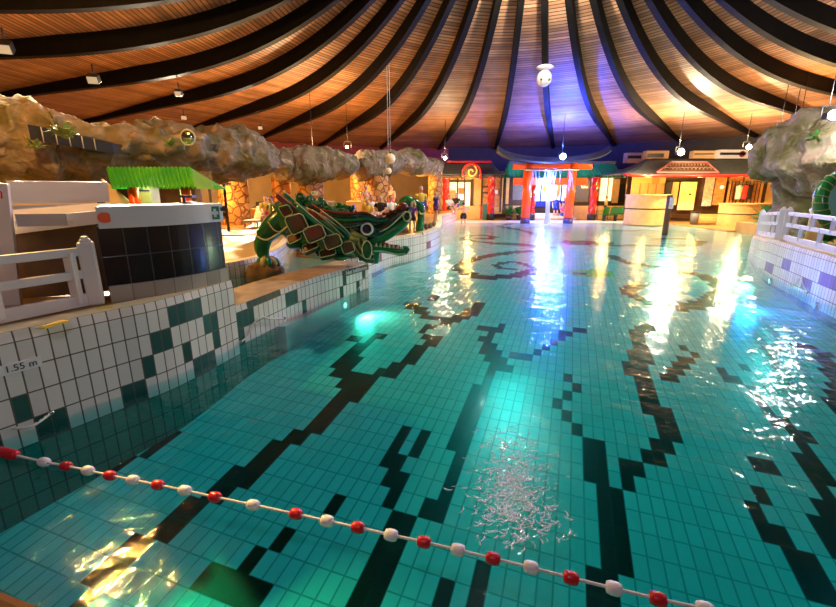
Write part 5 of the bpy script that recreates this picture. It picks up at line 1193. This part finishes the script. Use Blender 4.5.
person('standing person with bare chest beside the yellow stone pillar', pz(366, 205, 22.0, .72), 'stand', .6, None, 'c_yellow', 'hair_l', 1.7)
person('standing person with bare chest in the alcove right of the yellow pillar', pz(391.5, 200, 26.0, .72), 'stand', -.5, None, 'c_red', 'hair', 1.75)
person('person in red and yellow standing behind the green claw arm', pz(421, 210, 19.0, .72), 'stand', .3, 'c_yellow', 'c_blue', 'hair_l', 1.6)

# ================================================================ DRAGON
YD = 9.3
def D(px, py, off=0.0): return at(px, py, YD + off)
PXM = YD / CAM_F * 1.01
t = thing('dragon_slide', D(330, 262), 'big green dragon lying over the pool ledge with open jaws', 'dragon')
def dtube(P, name, m_, n=18, sq=1.0, sub=5, par=None, b=None, done=True):
    S = smooth_path(P, sub); b = b or MB()
    b.tube([D(a, c_, o) for a, c_, o, r in S], [r * PXM for *_, r in S], n, sq=sq, up=(0, 0, 1))
    return b.build(name, m_, par or t) if done else b
body = dtube([(278, 205, .4, 6), (284, 212, .3, 13), (292, 219, .15, 19), (310, 228, .05, 22), (330, 236, 0, 21), (350, 241, 0, 18), (364, 243, 0, 13), (370, 243, 0, 6)], 'body', M['d_green'], 26, 1.0)
# belly ridges
for px, py, r in ((296, 247, 9), (310, 252, 9), (325, 256, 9), (341, 259, 8)):
    b = MB(); b.sphere(D(px, py - 3, -.12), (r * PXM, .3, r * .55 * PXM), 14, 10); b.build('belly_plate', M['d_green'], t)
def bodyR(px): return 8 + 14 * max(0, 1 - ((px - 318) / 55) ** 2)
def plate(px, py, w_, h_, ang):
    cy = 206 + (px - 276) * .5; r = bodyR(px) + 3; dy = (py - (212 + (px - 276) * .40)); f = max(0, 1 - (dy / (r + 3)) ** 2) ** .5
    off = -r * PXM * f - .02
    Rm = Matrix.Rotation(math.radians(-ang), 3, 'Y') @ Matrix.Rotation(math.radians(-dy * 1.6), 3, 'X')
    def shape(k, s):
        P = [(-.5, -.35), (-.5, .35), (-.38, .5), (.38, .36), (.5, .2), (.5, -.38), (.36, -.5), (-.4, -.48)]
        return [D(px, py, off) + Rm @ Vector((x * w_ * PXM * s, k, z * h_ * PXM * s)) for x, z in P]
    def slab(s, y0, y1, name, m_, par):
        b = MB(); A_, B_ = shape(y0, s), shape(y1, s * .9); n = len(A_); o = 0; b.v = A_ + B_
        b.face(range(n, 2 * n), 0); b.face(reversed(range(n)), 0)
        for i in range(n): b.face((i, (i + 1) % n, n + (i + 1) % n, n + i), 0)
        return b.build(name, m_, par)
    pl = slab(1.0, .10, -.03, 'plate', M['d_green'], t)
    b = MB(); b.tube(shape(-.035, .88), .011, 6, closed=True); b.build('plate_rim', M['d_pale'], pl)
    slab(.74, .0, -.055, 'plate_centre', M['d_redg'], pl)
for a in ((297, 223, 20, 20, 24), (315, 233, 21, 17, 24), (333, 241, 18, 15, 22), (348, 247, 13, 13, 20), (295, 238, 16, 10, 26), (311, 247, 18, 9, 22), (328, 253, 18, 9, 14), (286, 210, 11, 12, 25)): plate(*a)
def blade(P, w0, w1, m_, name, flat=.4):
    """long tapering pointed fin"""
    S = smooth_path(P, 6); n = len(S); b = MB()
    b.tube([D(*p) for p in S], [PXM * (w0 + (w1 - w0) * i / (n - 1)) * (1 if i not in (n - 1,) else .15) for i in range(n)], 12, sq=flat, up=(0, 0, 1)); return b.build(name, m_, t)
# horns and feathers sweeping back
for P, w0, w1, m_, nm in [([(300, 214, -.25), (288, 204, -.3), (276, 194, -.3)], 4.2, 2.6, 'd_red', 'horn'), ([(312, 216, -.1), (298, 206, -.1), (284, 193, -.1)], 3.4, 1.6, 'd_teal', 'horn'), ([(305, 208, .2), (298, 199, .25), (296, 193, .3)], 3, 1.3, 'd_teal', 'horn'), ([(296, 208, .1), (289, 200, .15), (283, 193, .2)], 2.4, 1.2, 'd_red', 'horn'),
        ([(334, 236, -.42), (316, 222, -.46), (296, 205, -.4)], 2.6, 3.4, 'd_teal', 'feather'), ([(344, 240, -.40), (330, 226, -.46), (312, 212, -.4)], 2.4, 3.4, 'd_mid', 'feather'), ([(336, 228, -.40), (322, 218, -.45), (306, 210, -.4)], 2.2, 3.0, 'd_red', 'feather'), ([(350, 236, -.38), (336, 224, -.42), (320, 212, -.4)], 2.2, 2.8, 'd_red', 'feather'), ([(352, 240, -.36), (345, 231, -.42), (330, 219, -.42)], 2.0, 2.8, 'd_teal', 'feather')]:
    o = blade(P, w0, w1, M[m_], nm)
    b = MB(); S = smooth_path(P, 6); b.tube([D(a, c_ - 2.6, q - .12) for a, c_, q in S], .009, 5); b.build('trim_line', M['d_pale'], o)
# curly mane
rnd = random.Random(5); mane = MB()
for k in range(34):
    s = k / 33; px = 289 + 66 * s + rnd.uniform(-2, 2); py = 204 + 11 * s + rnd.uniform(-5, 3.5) - (4 if .1 < s < .5 else 0); o = rnd.uniform(-.28, .35)
    r = rnd.uniform(3.2, 5.2) * PXM; a0 = rnd.uniform(0, 6)
    Q = [D(px, py, o) + Vector((math.cos(a0 + a * .75) * r * (1 - a * .10), rnd.uniform(-.02, .02), math.sin(a0 + a * .75) * r * (1 - a * .10))) for a in range(8)]
    mane.tube(Q, [r * .62 * (1 - a * .1) for a in range(8)], 8, mi=k % 3)
mane.build('mane', [M['d_teal'], M['d_mid'], M['d_green']], t)
# raised foreleg on a rock
leg = dtube([(290, 212, .1, 10), (279, 221, .0, 10.5), (269, 231, -.05, 10), (262, 237, -.05, 8)], 'leg', M['d_green'], 20)
b = MB(); b.tube([D(*p) for p in smooth_path([(255, 235, -.22), (266, 240, -.3), (279, 233, -.3), (288, 226, -.35)], 5)], .018, 6); b.tube([D(*p) for p in smooth_path([(268, 222, -.28), (274, 230, -.33), (280, 232, -.3)], 5)], .012, 6); b.build('cuff_line', M['d_pale'], leg)
dtube([(268, 234, .0, 7), (263, 241, -.02, 8), (262, 250, 0, 7), (265, 259, 0, 4.5)], 'shin', M['d_mid'], 18, par=leg)
for k, (dx, o) in enumerate(((-6, -.12), (-2, -.24), (4, -.24), (9, -.1), (12, .05))):
    b = MB(); b.tube([D(266 + dx * .4, 259, o * .5), D(265 + dx * .9, 260.5, o), D(265 + dx * 1.15, 264.5, o * 1.2), D(265 + dx * 1.2, 267, o * 1.2)], [.075, .065, .05, .012], 10); b.build('claw', M['d_claw'] if k % 2 else M['d_mid'], leg)
# head
head = dtube([(340, 236, -.08, 12), (354, 229, -.10, 13), (366, 229, -.10, 11.5), (378, 229, -.08, 9), (390, 222, -.06, 7), (400, 215, -.05, 5.6), (407, 211, -.05, 5), (411, 209, -.05, 2.5)], 'head', M['d_dark'], 22)
b = dtube([(368, 236, -.1, 5.5), (380, 237, -.1, 6), (392, 231, -.1, 5.5), (402, 224, -.08, 4.6), (409, 217, -.06, 2.5)], 'upper_lip', M['d_mid'], 14, par=head)
b = MB(); b.sphere(D(402.5, 206.5, -.08), (5 * PXM, .13, 4 * PXM), 14, 10); b.build('nose_tip', M['d_red'], head)
b = MB(); b.tube([D(407, 216.5, -.17) + Vector((math.cos(a) * 3.6 * PXM, 0, math.sin(a) * 4.4 * PXM)) for a in [2 * PI * k / 20 for k in range(20)]], .016, 8, closed=True); b.build('nostril_ring', M['d_pale'], head)
b = MB(); b.sphere(D(407, 216.5, -.13), (3 * PXM, .05, 3.8 * PXM), 14, 10); b.build('nostril', M['d_dark'], head)
# eye on a round boss
b = MB(); b.sphere(D(367, 229, -.32), (8.5 * PXM, .14, 8.5 * PXM), 20, 12); b.build('eye_socket', M['d_dark'], head)
b = MB(); b.tube([D(367, 229, -.44) + Vector((math.cos(a) * 5.2 * PXM, 0, math.sin(a) * 5.2 * PXM)) for a in [2 * PI * k / 28 for k in range(28)]], .022, 8, closed=True); b.build('eye_ring', M['sign_white'], head)
b = MB(); b.sphere(D(367, 229, -.40), (4.6 * PXM, .07, 4.6 * PXM), 18, 12); b.build('eye', mat('eye_blue_black', (.02, .02, .05), .1), head)
# flowing brow bands
for k, (m_, dy, w_) in enumerate((('d_dark', -6, 2.6), ('d_pale', -3.6, .7), ('d_mid', -2.2, 2.2), ('d_pale', .2, .7), ('d_dark', 2.0, 2.4), ('d_pale', 4.2, .6), ('d_red', -8.5, 1.6))):
    P = [(306 + k, 207 + dy * .35, -.26), (322, 216 + dy * .7, -.36), (340, 222 + dy, -.42), (354, 222 + dy, -.45), (366, 220 + dy * .8, -.42), (378, 222 + dy * .5, -.32), (388, 220 + dy * .3, -.24)]
    S = smooth_path(P, 5); n = len(S); b = MB(); b.tube([D(*p) for p in S], [PXM * w_ * (.35 + .65 * math.sin(PI * min(1, .08 + i / n))) for i in range(n)], 10); b.build('brow_band', M[m_], head)
# jagged red ridge along the muzzle
b = MB()
for k in range(9):
    s = k / 8; px = 374 + 27 * s; py = 219 - 10 * s - (1.5 if k % 2 else 0); b.sphere(D(px, py, -.08), (2.4 * PXM, .08, 1.9 * PXM), 10, 8)
b.build('muzzle_ridge', M['d_red'], head)
b = MB(); b.tube([D(*p) for p in smooth_path([(374, 233, -.26), (386, 229, -.24), (397, 220, -.2), (406, 211, -.17)], 5)], .014, 6); b.build('lip_line', M['d_pale'], head)
# cheek frill
fr = MB(); c0 = D(371, 240, -.36); N = 15
def frill(i, j):
    a = math.radians(150 + 125 * i); r = (4 + 17 * j) * PXM; f = 1 + .05 * math.cos(i * PI * 14)
    return c0 + Vector((math.cos(a) * r * f, -.03 - .05 * math.sin(PI * j) + .02 * math.cos(i * PI * 14), math.sin(a) * r * f * 1.05))
fr.grid(frill, 56, 6); fo = fr.build('cheek_frill', M['d_fan'], head, solid=.03)
for rr, m_, w_, a0, a1 in ((9, 'd_dark', 1.5, 170, 285), (11.5, 'd_pale', .55, 170, 285), (13.5, 'd_dark', 1.4, 185, 280), (15.5, 'd_pale', .5, 190, 280), (17.5, 'd_green', 1.5, 200, 280)):
    b = MB(); b.tube([c0 + Vector((math.cos(math.radians(a)) * rr * PXM, -.09, math.sin(math.radians(a)) * rr * PXM * 1.15)) for a in [a0 + (a1 - a0) * k / 20 for k in range(21)]], w_ * PXM, 8); b.build('frill_band', M[m_], fo)
b = MB(); b.sphere(D(367, 250, -.42), (5.2 * PXM, .10, 9.5 * PXM), 18, 12); b.build('cheek_scale', M['d_green'], head)
b = MB(); b.tube([D(367, 250, -.50) + Vector((math.cos(a) * 4.6 * PXM, 0, math.sin(a) * 8.6 * PXM)) for a in [2 * PI * k / 24 for k in range(24)]], .012, 6, closed=True); b.build('scale_rim', M['d_pale'], head)
dtube([(372, 238, -.1, 6), (374, 250, -.08, 6), (373, 262, -.05, 6)], 'throat', M['d_mid'], 14)
jaw = dtube([(368, 247, -.1, 7), (380, 247.5, -.12, 5.2), (392, 250, -.12, 4.2), (400, 251.5, -.12, 4.4), (405, 250, -.12, 4.4), (409, 248, -.12, 2.0)], 'lower_jaw', M['d_mid'], 16)
b = MB(); b.tube([D(*p) for p in smooth_path([(370, 241, -.1), (380, 243, -.12), (390, 246, -.12), (400, 246.5, -.12)], 5)], [PXM * w_ for w_ in (2.4,) * 5 + (2.2,) * 5 + (1.8,) * 5 + (1,)], 10); b.build('tongue', mat('dragon_tongue', (.45, .02, .03), .3), jaw)
b = MB()
for k in range(7): px = 376 + 4.3 * k; b.tube([D(px, 246.5 + .4 * k, -.24), D(px + .6, 242.8 + .45 * k, -.24)], [.035, .006], 8)
b.build('teeth', M['d_pale'], jaw)
b = MB(); b.tube([D(*p) for p in smooth_path([(372, 251, -.27), (384, 251.5, -.25), (396, 254, -.23), (405, 253.5, -.22)], 5)], .012, 6); b.build('lip_line', M['d_pale'], jaw)
# rock under the foreleg
p = D(266, 274.5, 0); b = MB()
def rk(i, j):
    th = 2 * PI * i; ph = PI * j; q = Vector((math.sin(ph) * math.cos(th) * .42, math.sin(ph) * math.sin(th) * .40, math.cos(ph) * .34)); return p + q * (1 + .35 * noise.fractal(q * 4 + p, .9, 2, 4))
b.grid(rk, 24, 14); tag(b.build('boulder', mat('boulder_brown', (.20, .13, .06), .8, .4, 6, .6)), 'brown boulder under the dragon foot in the small basin', 'rock')
# second beast: claw arm and body lying along the island rim
YE = 15.2
def E_(px, py, o=0): return at(px, py, YE + o)
s = YE / CAM_F; t = thing('dragon_statue', E_(419, 232), 'green dragon arm arched onto the island wall behind the snout', 'dragon')
def etube(P, name, m_, n=16, par=None): S = smooth_path(P, 5); b = MB(); b.tube([E_(a, c_, o) for a, c_, o, r in S], [r * s for *_, r in S], n, up=(0, 1, 0)); return b.build(name, m_, par or t)
up_ = etube([(396, 214, .3, 3), (402, 205, .1, 5.0), (407, 201, 0, 5.6), (412, 203, 0, 4.6)], 'shoulder', M['d_mid'])
etube([(409, 203, 0, 4.6), (415, 203, 0, 4.2), (420, 207, 0, 4.2), (422, 213, 0, 3.4)], 'upper_arm', M['d_green'])
etube([(421.5, 212, 0, 2.6), (421, 216, 0, 3.6), (420, 225, 0, 4.0), (419.5, 231, 0, 3.6), (419.5, 233.5, 0, 2.0)], 'forearm', M['d_mid'])
etube([(414, 201, -.1, 1.2), (415, 205, -.2, 1.2), (414, 209, -.1, 1.2)], 'cuff', M['d_claw'])
etube([(419, 211, -.14, .8), (421, 214, -.18, .8), (425, 213, -.1, .8)], 'cuff', M['d_claw'])
etube([(372, 243, .6, 3), (384, 236, .4, 5), (396, 230, .3, 5), (405, 222, .3, 4), (409, 214, .3, 2)], 'flank', M['d_mid'])
for k in range(4): b = MB(); b.tube([E_(416.5 + 2 * k, 232, -.1), E_(415.5 + 2.5 * k, 234.5, -.3)], [.055, .02], 8); b.build('claw', M['d_claw'], t)
for px, py, r, lab, o in ((406, 232, 3.5, 'pale boulder on the island wall left of the green claw', .2), (430, 226, 3.0, 'grey boulder on the island rim right of the green claw', 1.8), (434, 224, 2.6, 'mossy small boulder at the rounded end of the island rim', 2.6), (426, 227, 2.6, 'tall narrow stone beside the green claw', 1.2)):
    c_ = at(px, py, YE + o); rr = r * s; b = MB()
    def rk2(i, j, c_=c_, rr=rr):
        th = 2 * PI * i; ph = PI * j; q = Vector((math.sin(ph) * math.cos(th), math.sin(ph) * math.sin(th), math.cos(ph) * 1.25)) * rr; return c_ + q * (1 + .3 * noise.fractal(q * 4 + c_, .9, 2, 4))
    b.grid(rk2, 20, 12); tag(b.build('boulder', rock_m), lab, 'rock')
